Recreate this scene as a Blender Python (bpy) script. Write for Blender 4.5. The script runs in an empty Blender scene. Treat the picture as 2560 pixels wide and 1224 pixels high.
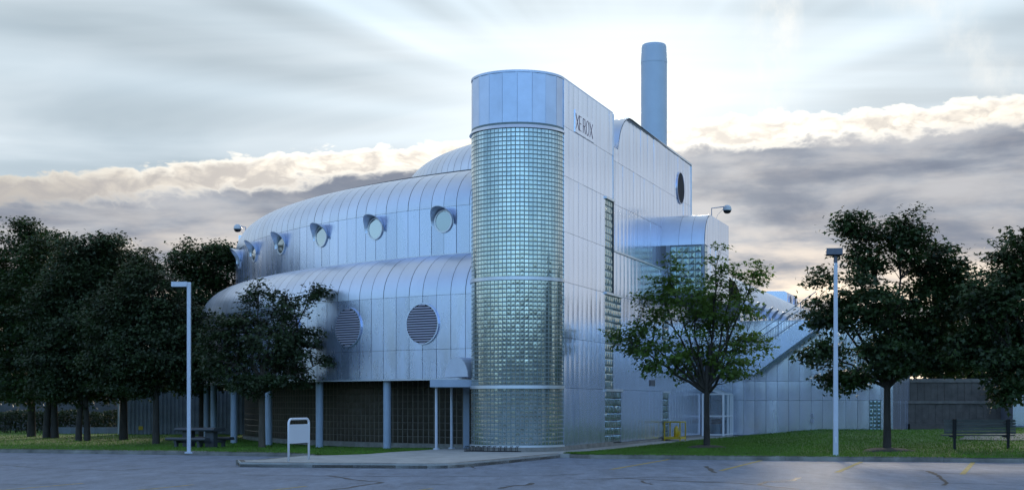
import bpy, math, random
import numpy as np
from mathutils import Matrix, Vector
R = math.radians
SC = bpy.context.scene
COL = SC.collection
# ------------------------------------------------------------------ camera
F, HOR, EYE = 3556.0, 1010.0, 1.8
cam_d = bpy.data.cameras.new('camera'); cam = bpy.data.objects.new('camera', cam_d); COL.objects.link(cam)
cam.location = (0, 0, EYE); cam.rotation_euler = (R(90), 0, 0)
cam_d.sensor_width = 36; cam_d.lens = F / 2560 * 36
cam_d.shift_y = (HOR - 612) / 2560; cam_d.clip_end = 2000; cam_d.clip_start = 0.1
SC.camera = cam
SC.view_settings.view_transform = 'Standard'; SC.view_settings.look = 'None'
SC.view_settings.exposure = 2.02; SC.view_settings.gamma = 1
SC.view_settings.use_curve_mapping = False
SC.cycles.max_bounces = 5; SC.cycles.diffuse_bounces = 2; SC.cycles.glossy_bounces = 3; SC.cycles.transmission_bounces = 2; SC.cycles.transparent_max_bounces = 6
SC.cycles.caustics_reflective = False; SC.cycles.caustics_refractive = False
SUN_AZ, SUN_EL = R(4.5), R(11)
# ------------------------------------------------------------------ world
W = bpy.data.worlds.new('World'); SC.world = W; W.use_nodes = True
W.cycles.sampling_method = 'MANUAL'; W.cycles.sample_map_resolution = 512
nt = W.node_tree; nt.nodes.clear()
def N(t, **k):
    n = nt.nodes.new(t)
    for a, b in k.items(): setattr(n, a, b)
    return n
def lk(a, b): nt.links.new(a, b)
def setin(sock, v):
    if hasattr(v, 'is_linked') or isinstance(v, bpy.types.NodeSocket): lk(v, sock)
    else: sock.default_value = v
def M(op, a, b=0.0, c=None, clamp=False):
    n = N('ShaderNodeMath', operation=op); n.use_clamp = clamp
    setin(n.inputs[0], a); setin(n.inputs[1], b)
    if c is not None: setin(n.inputs[2], c)
    return n.outputs[0]
def SS(v, a, b):
    n = N('ShaderNodeMapRange', interpolation_type='SMOOTHSTEP')
    setin(n.inputs[0], v); n.inputs[1].default_value = a; n.inputs[2].default_value = b
    return n.outputs[0]
def MIX(f, a, b):
    n = N('ShaderNodeMix', data_type='RGBA'); setin(n.inputs[0], f)
    setin(n.inputs[6], a); setin(n.inputs[7], b); return n.outputs[2]
def XYZ(x, y, z):
    n = N('ShaderNodeCombineXYZ'); setin(n.inputs[0], x); setin(n.inputs[1], y); setin(n.inputs[2], z); return n.outputs[0]
def NOISE(v, scale, detail=6, rough=0.55, dist=0.0):
    n = N('ShaderNodeTexNoise'); lk(v, n.inputs['Vector']); n.inputs['Scale'].default_value = scale
    n.inputs['Detail'].default_value = detail; n.inputs['Roughness'].default_value = rough
    n.inputs['Distortion'].default_value = dist; return n.outputs['Fac']
def C(r, g, b, k=2.2): return (r * k, g * k, b * k, 1)
sky = N('ShaderNodeTexSky', sky_type='NISHITA'); sky.sun_disc = False
sky.sun_elevation = SUN_EL; sky.sun_rotation = SUN_AZ; sky.air_density = 1.0; sky.dust_density = 1.5; sky.ozone_density = 4.5
tc = N('ShaderNodeTexCoord'); sp = N('ShaderNodeSeparateXYZ'); lk(tc.outputs['Generated'], sp.inputs[0])
X, Y, Z = sp.outputs[0], sp.outputs[1], sp.outputs[2]
sdir = (math.sin(SUN_AZ) * math.cos(SUN_EL), math.cos(SUN_AZ) * math.cos(SUN_EL), math.sin(SUN_EL))
dn = N('ShaderNodeVectorMath', operation='DOT_PRODUCT'); lk(tc.outputs['Generated'], dn.inputs[0]); dn.inputs[1].default_value = sdir
sdot = M('MAXIMUM', dn.outputs['Value'], 0.0)
glow = M('POWER', sdot, 45.0); glow2 = M('POWER', sdot, 220.0)
az = M('ARCTAN2', X, Y)
# high thin veil, drawn out in the plan of a flat layer
zc = M('MAXIMUM', M('ADD', Z, 0.06), 0.05)
vu, vv = M('DIVIDE', X, zc), M('DIVIDE', Y, zc)
veil_n = NOISE(XYZ(M('MULTIPLY', vu, 0.45), M('MULTIPLY', vv, 0.9), 0.0), 0.9, 5, 0.5, 0.6)
# rays fanning out from the hidden sun
ra = M('ARCTAN2', M('SUBTRACT', az, SUN_AZ), M('ADD', M('SUBTRACT', Z, math.sin(SUN_EL)), 0.0))
ray_n = NOISE(XYZ(M('MULTIPLY', M('COSINE', ra), 1.0), M('MULTIPLY', M('SINE', ra), 1.0), 3.0), 4.8, 2, 0.5)
ray = M('MULTIPLY', M('SUBTRACT', ray_n, 0.5), M('MULTIPLY', SS(sdot, 0.84, 0.965), M('SUBTRACT', 1.0, SS(sdot, 0.984, 0.999))))
cl = N('ShaderNodeMix', data_type='RGBA', blend_type='DARKEN'); cl.inputs[0].default_value = 1; lk(sky.outputs[0], cl.inputs[6]); cl.inputs[7].default_value = (2.9, 4.2, 5.2, 1)
base = MIX(M('ADD', M('MULTIPLY', M('SUBTRACT', veil_n, 0.5), 0.7), M('ADD', 0.30, M('MULTIPLY', SS(dn.outputs['Value'], -0.1, 0.75), 0.67)), None, True), cl.outputs[2], C(0.56, 0.635, 0.69))
veil_b = M('ADD', M('ADD', 0.60, M('MULTIPLY', SS(veil_n, 0.34, 0.66), 0.50)), M('MULTIPLY', ray, 1.25))
def SCALE(c, f):
    n = N('ShaderNodeMix', data_type='RGBA', blend_type='MULTIPLY'); n.inputs[0].default_value = 1
    setin(n.inputs[6], c); cc = N('ShaderNodeCombineColor'); [setin(cc.inputs[i], f) for i in range(3)]; lk(cc.outputs[0], n.inputs[7]); return n.outputs[2]
base = SCALE(base, veil_b)
def ADDC(a, b, f):
    n = N('ShaderNodeMix', data_type='RGBA', blend_type='ADD'); setin(n.inputs[0], f); setin(n.inputs[6], a); setin(n.inputs[7], b); return n.outputs[2]
base = ADDC(base, C(0.13, 0.13, 0.125), glow)
# old contrails
wis = NOISE(XYZ(M('MULTIPLY', az, 9.0), M('MULTIPLY', Z, 3.0), 1.5), 1.0, 6, 0.6, 0.8)
wl = M('SUBTRACT', M('SUBTRACT', az, 0.186), M('MULTIPLY', M('SUBTRACT', wis, 0.5), 0.09))
wl2 = M('SUBTRACT', M('SUBTRACT', M('ADD', az, M('MULTIPLY', Z, 0.9)), 0.525), M('MULTIPLY', M('SUBTRACT', wis, 0.5), 0.16))
wisp = M('ADD', M('SUBTRACT', 1.0, SS(M('ABSOLUTE', wl), 0.0, 0.022)), M('MULTIPLY', M('SUBTRACT', 1.0, SS(M('ABSOLUTE', wl2), 0.0, 0.03)), 0.7), None, True)
wisp = M('MULTIPLY', wisp, M('MULTIPLY', SS(NOISE(XYZ(M('MULTIPLY', az, 30.0), M('MULTIPLY', Z, 22.0), 4.0), 1.0, 6, 0.65), 0.3, 0.75), 0.75))
base = MIX(wisp, base, C(0.78, 0.77, 0.73))
# cloud bank: a flat layer with a straight front edge running across the view
e0 = M('SUBTRACT', M('ADD', M('MULTIPLY', X, 0.082), M('MULTIPLY', Y, 0.190)), Z)
cv = XYZ(M('MULTIPLY', az, 1.0), M('MULTIPLY', Z, 2.0), 0.0)
def BILLOW(v, scale, detail=3.0, rough=0.55):
    n = N('ShaderNodeTexVoronoi', feature='F1', normalize=True); lk(v, n.inputs['Vector']); n.inputs['Scale'].default_value = scale
    n.inputs['Detail'].default_value = detail; n.inputs['Roughness'].default_value = rough; pass
    return M('SUBTRACT', 1.0, n.outputs['Distance'])
wv = N('ShaderNodeTexNoise'); lk(cv, wv.inputs[0]); wv.inputs['Scale'].default_value = 22; wv.inputs['Detail'].default_value = 4
wo = N('ShaderNodeVectorMath', operation='MULTIPLY_ADD'); lk(wv.outputs['Color'], wo.inputs[0]); wo.inputs[1].default_value = (0.035, 0.035, 0.0); lk(cv, wo.inputs[2])
puff = M('ADD', M('MULTIPLY', BILLOW(wo.outputs[0], 48.0), 0.65), M('MULTIPLY', NOISE(cv, 9.0, 6, 0.55), 0.35))
cv2 = N('ShaderNodeVectorMath', operation='ADD'); lk(wo.outputs[0], cv2.inputs[0]); cv2.inputs[1].default_value = (3.1, 1.7, 0.4)
puff2 = M('ADD', M('MULTIPLY', BILLOW(cv2.outputs[0], 54.0), 0.6), M('MULTIPLY', NOISE(cv2.outputs[0], 12.0, 7, 0.6), 0.4))
big = NOISE(XYZ(M('MULTIPLY', az, 1.0), M('MULTIPLY', Z, 1.2), 2.0), 4.0, 3, 0.5)
eA = M('ADD', e0, M('MULTIPLY', M('SUBTRACT', puff, 0.62), 0.040))
eB = M('ADD', M('SUBTRACT', e0, 0.014), M('ADD', M('MULTIPLY', M('SUBTRACT', puff2, 0.62), 0.046), M('MULTIPLY', M('SUBTRACT', big, 0.5), 0.024)))
near = SS(sdot, 0.90, 0.995)
bright = M('ADD', 0.52, M('MULTIPLY', near, 0.52))
rimcol = SCALE(C(1.0, 0.95, 0.85), bright)
bodyA = MIX(M('ADD', M('MULTIPLY', SS(puff2, 0.52, 0.74), M('ADD', 0.34, M('MULTIPLY', near, 0.5))), M('MULTIPLY', near, 0.35), None, True), C(0.36, 0.345, 0.345), SCALE(C(0.96, 0.88, 0.76), bright))
rimA = M('SUBTRACT', 1.0, SS(eA, 0.001, 0.009))
colA = MIX(rimA, bodyA, rimcol)
edge = M('SUBTRACT', 1.0, M('MULTIPLY', SS(M('ABSOLUTE', az), 0.38, 0.62), 0.8))
skyA = MIX(M('MULTIPLY', SS(eA, 0.0, 0.0035), edge), base, colA)
# underside of the bank: greyer, with pale breaks that open out towards the horizon
und = NOISE(XYZ(M('MULTIPLY', az, 7.0), M('MULTIPLY', Z, 30.0), 5.0), 1.0, 7, 0.55, 0.3)
und2 = NOISE(XYZ(M('MULTIPLY', az, 16.0), M('MULTIPLY', Z, 60.0), 9.0), 1.0, 7, 0.6, 0.3)
low = M('SUBTRACT', 1.0, SS(Z, 0.035, 0.135))
brk = M('MULTIPLY', SS(M('ADD', M('MULTIPLY', und, 0.6), M('MULTIPLY', und2, 0.4)), 0.41, 0.61), M('ADD', 0.12, M('MULTIPLY', low, M('ADD', 0.95, M('MULTIPLY', near, 0.35)))), None, True)
greyB = MIX(SS(und, 0.35, 0.65), C(0.18, 0.205, 0.26), C(0.34, 0.37, 0.42))
greyB = MIX(M('MULTIPLY', low, 0.55), greyB, C(0.50, 0.475, 0.47))
bodyB = MIX(brk, greyB, SCALE(C(0.98, 0.80, 0.60), M('ADD', 0.70, M('MULTIPLY', near, 0.45))))
rimB = M('MULTIPLY', M('SUBTRACT', 1.0, SS(eB, 0.001, 0.012)), M('ADD', 0.25, M('MULTIPLY', near, 0.75)))
colB = MIX(rimB, bodyB, rimcol)
skyB = MIX(M('MULTIPLY', SS(eB, 0.0, 0.008), edge), skyA, colB)
final = ADDC(skyB, C(0.16, 0.15, 0.13), glow2)
bg = N('ShaderNodeBackground'); lk(final, bg.inputs[0]); bg.inputs[1].default_value = 0.15
out = N('ShaderNodeOutputWorld'); lk(bg.outputs[0], out.inputs[0])
# ------------------------------------------------------------------ sun, low behind the building and the cloud bank
sl = bpy.data.lights.new('sun', 'SUN'); sl.energy = 0.9; sl.angle = R(12); sl.color = (1, 0.86, 0.68)
so = bpy.data.objects.new('sun', sl); COL.objects.link(so); so.location = (0, 0, 60)
so.rotation_euler = Vector(sdir).to_track_quat('Z', 'Y').to_euler()
# ================================================================== helpers
rnd = random.Random(7)
def px_at(px, py, D): return Vector(((px - 1280) / F * D, D, EYE + (HOR - py) / F * D))
def gnd(px, py, z=0.0):
    D = (EYE - z) * F / (py - HOR); return Vector(((px - 1280) / F * D, D, z))
MATS = {}
def mat(name, col, rough=0.6, metal=0.0, var=0.0, vscale=3.0, bump=0.0, bscale=40.0, col2=None, ior=1.5, obj_var=0.0, trans=0.0, coords='Object', stretch=(1, 1, 1), rvar=0.0, coat=0.0, detail=5.0, nrough=0.6):
    m = bpy.data.materials.new(name); m.use_nodes = True; t = m.node_tree; b = t.nodes['Principled BSDF']
    b.inputs['Roughness'].default_value = rough; b.inputs['Metallic'].default_value = metal; b.inputs['IOR'].default_value = ior
    b.inputs['Coat Weight'].default_value = coat; b.inputs['Coat Roughness'].default_value = 0.05
    c = (*col, 1); b.inputs['Base Color'].default_value = c
    cs = None
    def nd(ty, **k):
        n = t.nodes.new(ty)
        for a, v in k.items(): setattr(n, a, v)
        return n
    L = t.links.new
    if var or bump or rvar:
        if coords == 'World':
            src = nd('ShaderNodeNewGeometry').outputs['Position']
        else: src = nd('ShaderNodeTexCoord').outputs['Object']
        mp = nd('ShaderNodeMapping'); mp.inputs['Scale'].default_value = stretch; L(src, mp.inputs[0])
    if var:
        no = nd('ShaderNodeTexNoise'); no.inputs['Scale'].default_value = vscale; no.inputs['Detail'].default_value = detail; no.inputs['Roughness'].default_value = nrough; L(mp.outputs[0], no.inputs[0])
        rm = nd('ShaderNodeValToRGB'); rm.color_ramp.elements[0].position = 0.32; rm.color_ramp.elements[1].position = 0.68
        d = col2 if col2 else tuple(max(0, x * (1 - var)) for x in col)
        rm.color_ramp.elements[0].color = (*d, 1); rm.color_ramp.elements[1].color = c
        L(no.outputs['Fac'], rm.inputs[0]); cs = rm.outputs[0]
        if rvar:
            mr = nd('ShaderNodeMapRange'); L(no.outputs['Fac'], mr.inputs[0]); mr.inputs[1].default_value = 0.3; mr.inputs[2].default_value = 0.7
            mr.inputs[3].default_value = rough - rvar; mr.inputs[4].default_value = rough + rvar; L(mr.outputs[0], b.inputs['Roughness'])
    if obj_var:
        oi = nd('ShaderNodeObjectInfo'); hs = nd('ShaderNodeHueSaturation')
        if cs is None: hs.inputs['Color'].default_value = c
        else: L(cs, hs.inputs['Color'])
        mr = nd('ShaderNodeMapRange'); mr.inputs[3].default_value = 1 - obj_var; mr.inputs[4].default_value = 1 + obj_var
        L(oi.outputs['Random'], mr.inputs[0]); L(mr.outputs[0], hs.inputs['Value']); cs = hs.outputs[0]
    if cs is not None: L(cs, b.inputs['Base Color'])
    if bump:
        no = nd('ShaderNodeTexNoise'); no.inputs['Scale'].default_value = bscale; no.inputs['Detail'].default_value = 4; L(mp.outputs[0], no.inputs[0])
        bp = nd('ShaderNodeBump'); bp.inputs['Strength'].default_value = bump; bp.inputs['Distance'].default_value = 0.02
        L(no.outputs['Fac'], bp.inputs['Height']); L(bp.outputs[0], b.inputs['Normal'])
    if trans:
        tr = nd('ShaderNodeBsdfTranslucent'); mx = nd('ShaderNodeMixShader'); mx.inputs[0].default_value = trans
        if cs is not None: L(cs, tr.inputs[0])
        else: tr.inputs[0].default_value = c
        L(b.outputs[0], mx.inputs[1]); L(tr.outputs[0], mx.inputs[2]); L(mx.outputs[0], t.nodes['Material Output'].inputs[0])
    MATS[name] = m; return m
mat('drum_metal', (0.64, 0.73, 0.94), 0.27, 0.80, 0.20, 1.6, 0.0, obj_var=0.07, stretch=(1, 1, 0.25), rvar=0.06, coords='World')
mat('roof_metal', (0.71, 0.775, 0.88), 0.38, 0.75, 0.10, 1.0, 0.0, obj_var=0.04, rvar=0.05, coords='World')
mat('side_metal', (0.76, 0.83, 1.0), 0.18, 0.74, 0.08, 1.2, 0.0, obj_var=0.03, stretch=(1, 1, 0.15), rvar=0.05, coords='World')
mat('cap_metal', (0.60, 0.70, 0.88), 0.42, 0.7, 0.12, 1.5, obj_var=0.05, coords='World')
mat('seam_dark', (0.19, 0.21, 0.25), 0.6, 0.3)
mat('trim_metal', (0.70, 0.74, 0.80), 0.35, 0.6)
mat('dark_trim', (0.09, 0.095, 0.11), 0.5, 0.3)
mat('painted_grey', (0.38, 0.46, 0.58), 0.45, 0.0, 0.12, 2.0)
mat('chimney_grey', (0.52, 0.62, 0.74), 0.45, 0.1, 0.10, 0.8, coords='World')
mat('glass_block', (0.50, 0.575, 0.56), 0.09, 0.78, obj_var=0.0, ior=1.7, coat=0.6, var=0.25, vscale=2.0, coords='World')
mat('strip_glass', (0.34, 0.46, 0.45), 0.08, 0.6, ior=1.6, var=0.5, vscale=4.0, coords='World', stretch=(1, 1, 0.3), coat=0.5)
mat('joint', (0.17, 0.225, 0.235), 0.5, 0.2)
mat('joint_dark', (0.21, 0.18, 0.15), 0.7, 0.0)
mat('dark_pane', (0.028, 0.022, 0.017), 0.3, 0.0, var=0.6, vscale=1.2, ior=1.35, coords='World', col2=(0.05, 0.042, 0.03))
mat('window_glass', (0.40, 0.45, 0.48), 0.05, 0.9)
mat('clear_pane', (0.26, 0.33, 0.37), 0.06, 0.5)
mat('slat', (0.42, 0.42, 0.50), 0.45, 0.4)
mat('black', (0.006, 0.008, 0.014), 0.7)
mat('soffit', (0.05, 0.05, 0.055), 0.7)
mat('concrete', (0.50, 0.49, 0.46), 0.85, 0, 0.40, 1.4, 0.25, 60, coords='World', detail=10, nrough=0.75)
mat('plinth', (0.33, 0.31, 0.28), 0.9, 0, 0.4, 3.0, 0.3, 50, coords='World', detail=8)
mat('kerb', (0.33, 0.31, 0.27), 0.9, 0, 0.55, 1.6, 0.4, 50, coords='World', obj_var=0.08, detail=9)
mat('dirty_kerb', (0.25, 0.22, 0.18), 0.9, 0, 0.6, 1.6, 0.4, 50, coords='World', obj_var=0.1, detail=9)
mat('asphalt', (0.25, 0.30, 0.385), 0.68, 0, 0.68, 1.3, 1.0, 40, coords='World', detail=12, nrough=0.86, stretch=(1, 0.3, 1))
mat('crack', (0.018, 0.019, 0.022), 0.6)
mat('yellow_line', (0.60, 0.42, 0.05), 0.8, 0, 0.75, 6.0, col2=(0.14, 0.13, 0.10), coords='World', detail=10)
mat('soil', (0.045, 0.036, 0.026), 0.95, 0, 0.5, 9.0, 0.6, 60, coords='World')
mat('lawn', (0.08, 0.17, 0.014), 0.85, 0, 0.5, 1.2, 0.8, 90, coords='World', detail=8)
mat('grass', (0.12, 0.27, 0.022), 0.6, 0, 0.5, 0.7, coords='World', trans=0.3, col2=(0.085, 0.15, 0.02), detail=8)
mat('mulch', (0.10, 0.085, 0.065), 0.95, 0, 0.6, 14, 0.9, 50, coords='World')
mat('gravel', (0.30, 0.28, 0.25), 0.9, 0, 0.6, 12, 0.9, 60, coords='World')
mat('bark', (0.065, 0.055, 0.045), 0.9, 0, 0.5, 6, 0.8, 30, stretch=(1, 1, 0.3))
mat('pale_bark', (0.13, 0.105, 0.08), 0.9, 0, 0.5, 6, 0.8, 30, stretch=(1, 1, 0.3))
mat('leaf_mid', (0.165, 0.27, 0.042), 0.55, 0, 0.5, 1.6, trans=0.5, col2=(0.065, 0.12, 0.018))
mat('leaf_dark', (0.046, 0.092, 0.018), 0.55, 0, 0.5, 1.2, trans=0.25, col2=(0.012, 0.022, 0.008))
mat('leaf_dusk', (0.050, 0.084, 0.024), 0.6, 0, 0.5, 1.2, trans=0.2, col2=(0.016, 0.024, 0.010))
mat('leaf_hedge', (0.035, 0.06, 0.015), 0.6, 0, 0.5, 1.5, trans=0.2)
mat('pole_white', (0.62, 0.66, 0.74), 0.4, 0.1, 0.1, 3)
mat('lamp_head', (0.12, 0.13, 0.16), 0.45, 0.4)
mat('white_paint', (0.78, 0.80, 0.84), 0.35)
mat('sign_face', (0.66, 0.70, 0.76), 0.35)
mat('yellow_paint', (0.62, 0.45, 0.03), 0.4, 0, 0.15, 5)
mat('black_steel', (0.012, 0.012, 0.014), 0.45, 0.4)
mat('weathered_wood', (0.16, 0.17, 0.165), 0.85, 0, 0.35, 5, 0.5, 30, stretch=(0.3, 1, 4), obj_var=0.12)
mat('brown_board', (0.14, 0.122, 0.105), 0.8, 0, 0.4, 2.5, 0.4, 20, obj_var=0.08, coords='World')
mat('brown_coping', (0.20, 0.18, 0.155), 0.7, 0, 0.4, 3, coords='World')
mat('fence_metal', (0.25, 0.29, 0.36), 0.5, 0.3, 0.3, 1.5, obj_var=0.06, coords='World')
mat('far_concrete', (0.14, 0.14, 0.145), 0.9, 0, 0.5, 0.8, coords='World')
mat('letter_red', (0.26, 0.15, 0.19), 0.5)
mat('camera_white', (0.62, 0.64, 0.66), 0.3)

def mk(name, V, Fc, m, smooth=False):
    me = bpy.data.meshes.new(name); me.from_pydata([tuple(v) for v in V], [], Fc)
    if m: me.materials.append(MATS[m])
    if smooth: me.shade_smooth()
    me.update(); return me
def ob(name, me, parent=None, loc=None, rotz=0.0, rot=None):
    o = bpy.data.objects.new(name, me); COL.objects.link(o)
    if loc is not None: o.location = loc
    if rot is not None: o.rotation_euler = rot
    elif rotz: o.rotation_euler = (0, 0, rotz)
    if parent is not None: o.parent = parent
    return o
def thing(name, label, cat, loc=(0, 0, 0), rotz=0.0, group=None):
    o = ob(name, None, None, loc, rotz); o.empty_display_size = 0.2
    o['label'] = label; o['category'] = cat
    if group: o['group'] = group
    return o
class MB:
    def __init__(s): s.V = []; s.F = []
    def box(s, a, b):
        n = len(s.V); x0, y0, z0 = a; x1, y1, z1 = b
        s.V += [(x0,y0,z0),(x1,y0,z0),(x1,y1,z0),(x0,y1,z0),(x0,y0,z1),(x1,y0,z1),(x1,y1,z1),(x0,y1,z1)]
        s.F += [tuple(n+i for i in f) for f in ((0,3,2,1),(4,5,6,7),(0,1,5,4),(1,2,6,5),(2,3,7,6),(3,0,4,7))]; return s
    def cbox(s, c, d): return s.box([c[i]-d[i]/2 for i in range(3)], [c[i]+d[i]/2 for i in range(3)])
    def bar(s, p, q, w, h=None, up=(0, 0, 1)):
        p, q = Vector(p), Vector(q); h = h or w; t = (q-p).normalized(); u = Vector(up)
        if abs(t.dot(u)) > 0.99: u = Vector((0, 1, 0))
        a = t.cross(u).normalized()*w/2; b = a.cross(t).normalized()*h/2; n = len(s.V)
        for c in (p, q): s.V += [tuple(c-a-b), tuple(c+a-b), tuple(c+a+b), tuple(c-a+b)]
        s.F += [tuple(n+i for i in f) for f in ((0,1,2,3),(7,6,5,4),(0,4,5,1),(1,5,6,2),(2,6,7,3),(3,7,4,0))]; return s
    def tube(s, pts, rs, k=8, cap=True):
        pts = [Vector(p) for p in pts]
        if not hasattr(rs, '__len__'): rs = [rs]*len(pts)
        n = len(s.V); ref = None
        for i, p in enumerate(pts):
            t = (pts[min(i+1, len(pts)-1)] - pts[max(i-1, 0)]).normalized()
            if ref is None: ref = Vector((1, 0, 0)) if abs(t.x) < 0.9 else Vector((0, 1, 0))
            a = (ref - t*ref.dot(t)).normalized(); ref = a; b = t.cross(a)
            for j in range(k):
                g = 2*math.pi*j/k; s.V.append(tuple(p + (a*math.cos(g)+b*math.sin(g))*rs[i]))
        for i in range(len(pts)-1):
            for j in range(k):
                s.F.append((n+i*k+j, n+i*k+(j+1)%k, n+(i+1)*k+(j+1)%k, n+(i+1)*k+j))
        if cap: s.F.append(tuple(n+j for j in reversed(range(k)))); s.F.append(tuple(n+(len(pts)-1)*k+j for j in range(k)))
        return s
    def prism(s, poly, z0, z1):
        n = len(s.V); k = len(poly); s.V += [(p[0], p[1], z0) for p in poly] + [(p[0], p[1], z1) for p in poly]
        s.F += [tuple(n+i for i in reversed(range(k))), tuple(n+k+i for i in range(k))]
        s.F += [(n+i, n+(i+1)%k, n+k+(i+1)%k, n+k+i) for i in range(k)]; return s
    def lathe(s, prof, k=20, c=(0, 0, 0)):
        n = len(s.V)
        for r, z in prof:
            for j in range(k): g = 2*math.pi*j/k; s.V.append((c[0]+r*math.cos(g), c[1]+r*math.sin(g), c[2]+z))
        for i in range(len(prof)-1):
            for j in range(k): s.F.append((n+i*k+j, n+i*k+(j+1)%k, n+(i+1)*k+(j+1)%k, n+(i+1)*k+j))
        return s
    def mesh(s, name, m, smooth=False): return mk(name, s.V, s.F, m, smooth)
    def build(s, name, m, parent=None, loc=None, rotz=0.0, smooth=False): return ob(name, s.mesh(name, m, smooth), parent, loc, rotz)
def struct(o): o['kind'] = 'structure'; return o
def smoothstep(x): x = max(0.0, min(1.0, x)); return x*x*(3-2*x)

# ------------------------------------------------------------------ plan of the building
AW = math.atan(1270 / F)
DV = Vector((math.sin(AW), math.cos(AW))); NV = Vector((math.cos(AW), -math.sin(AW)))
TC = Vector(((1296 - 1280) / F * 51.6, 51.6)); TR = 1.735
P0 = TC + NV * TR
def wp(s, w=0.0): return P0 + DV * s + NV * w
def s_of(px, w=0.0):
    t = (px - 1280) / F; q = P0 + NV * w
    return (q.y * t - q.x) / (DV.x - DV.y * t)
def w_of(px, s):
    t = (px - 1280) / F; q = P0 + DV * s
    return (q.y * t - q.x) / (NV.x - NV.y * t)
def z_of(py, D): return EYE + (HOR - py) * D / F
DC = Vector((14.52, 79.1))
def ang(px, Rr, c=DC):
    t = (px - 1280) / F; a = t*t+1; b = -2*(t*c.x+c.y); d = c.length_squared - Rr*Rr
    q = b*b-4*a*d; y = (-b-math.sqrt(max(0, q)))/(2*a); p = Vector((t*y, y)) - c
    g = math.atan2(p.y, p.x); return g if g > 0 else g + 2*math.pi
def plane_ang(Rr, c=DC, w=0.0):      # where a circle meets the side wall plane, front crossing
    q = P0 + NV*w - c; b = q.dot(DV); cc = q.length_squared - Rr*Rr; s = -b - math.sqrt(b*b-cc)
    p = q + DV*s; g = math.atan2(p.y, p.x); return (g if g > 0 else g+2*math.pi), s
RL, RU, RG = 31.15, 29.35, 28.9
GZ = 0.14
# ------------------------------------------------------------------ ground
mb = MB(); mb.V = [(-900, -700, -0.05), (900, -700, -0.05), (900, 1100, -0.05), (-900, 1100, -0.05)]; mb.F = [(0, 1, 2, 3)]
struct(mb.build('ground', 'soil'))
mb = MB(); mb.V = [(-90, -45, 0), (90, -45, 0), (90, 60, 0), (-90, 60, 0)]; mb.F = [(0, 1, 2, 3)]
lot = struct(mb.build('parking_lot', 'asphalt'))
KL = [(-75.0, 72.6), (-42, 61.2), (-19.2, 53.3), (-10.8, 50.3), (-7.6, 49.0), (-6.6, 47.6)]
KR = [(1.75, 48.3), (2.6, 47.3), (6.4, 46.2), (15.9, 44.0), (32, 40.3), (75, 30.4)]
isl_px = [(594, 1160), (600, 1166.5), (780, 1168), (990, 1169.5), (1069, 1170), (1120, 1169.3), (1162, 1166.6), (1220, 1161.5), (1272, 1156), (1350, 1148), (1400, 1143)]
ISL = [tuple(gnd(*p)[:2]) for p in isl_px]
ISL_BACK = [(-7.72, 42.6), (-7.3, 44.5), (-6.9, 46.3)]
def lz_left(x, y):
    d = smoothstep((y - 50 - max(0, (-x-6)*0.34)) / 8); return GZ - 0.005 - 0.10*d
def lz_right(x, y):
    q = Vector((x, y)) - P0; w = q.dot(NV); s = q.dot(DV)
    k = y - (46.2 - 0.232*(x-6.4)); k = max(0, k)
    rise = min(1.15, max(0, (x-4)/11)**1.5); full = GZ - 0.005 + rise*(0.25*(1-math.exp(-k/5)) + 0.003*k)
    return (GZ - 0.005 + 0.002*max(0, s))*(1-smoothstep((w-1.4)/4)) + full*smoothstep((w-1.4)/4)
# platform and path beside the side wall
plat = [*ISL, (1.9, 48.0), tuple(wp(-2.0, 1.5)), tuple(wp(0, 1.42)), tuple(wp(10, 1.35)), tuple(wp(18, 1.45)), tuple(wp(21.5, 2.0)), tuple(wp(25.9, 2.3)), tuple(wp(25.9, -1.0)), tuple(wp(2, -1.2)), (-0.6, 54.5), (-2.2, 54.4), (-3.3, 51.6), (-4.25, 49.6), (-4.85, 47.6), (-5.9, 46.5), (-6.9, 46.4), *reversed(ISL_BACK)]
mb = MB().prism(plat, -0.04, GZ); struct(mb.build('pavement', 'concrete'))
def ruled(name, A, B, nu, nv, zf, m):
    def res(P, n):
        P = [Vector(p[:2]) for p in P]; L = [0]
        for i in range(1, len(P)): L.append(L[-1] + (P[i]-P[i-1]).length)
        o = []
        for k in range(n+1):
            t = L[-1]*k/n
            for i in range(1, len(P)):
                if t <= L[i]+1e-6:
                    f = (t-L[i-1])/max(1e-9, L[i]-L[i-1]); o.append(P[i-1].lerp(P[i], f)); break
        return o
    a, b = res(A, nu), res(B, nu); V = []
    for i in range(nu+1):
        for j in range(nv+1):
            p = a[i].lerp(b[i], j/nv); V.append((p.x, p.y, zf(p.x, p.y)))
    Fc = [(i*(nv+1)+j, (i+1)*(nv+1)+j, (i+1)*(nv+1)+j+1, i*(nv+1)+j+1) for i in range(nu) for j in range(nv)]
    return ob(name, mk(name, V, Fc, m, True)), (a, b)
ringp = lambda g, r, c=DC: (c.x + r*math.cos(g), c.y + r*math.sin(g))
ga, gb = ang(1120, 28.5), R(150)
LA = [*KL, (-5.95, 46.5), (-4.85, 47.6), (-4.25, 49.6), (-3.3, 51.6)]
LB = [(-110, 150), (-30, 150), *[ringp(gb + (ga-gb)*i/12, 28.3) for i in range(13)]]
_, left_curves = ruled('lawn', LA, LB, 90, 40, lz_left, 'lawn'); struct(_)
RA = [tuple(p) for p in KR]
RB = [tuple(wp(-2.1, 1.45)), tuple(wp(0, 1.42)), tuple(wp(10, 1.35)), tuple(wp(18, 1.45)), tuple(wp(21.5, 2.0)), tuple(wp(25.9, 2.3)), tuple(wp(25.9, 10.5)), (50, 95), (110, 95)]
_, right_curves = ruled('lawn', RA, RB, 110, 44, lz_right, 'lawn'); struct(_)
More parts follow.
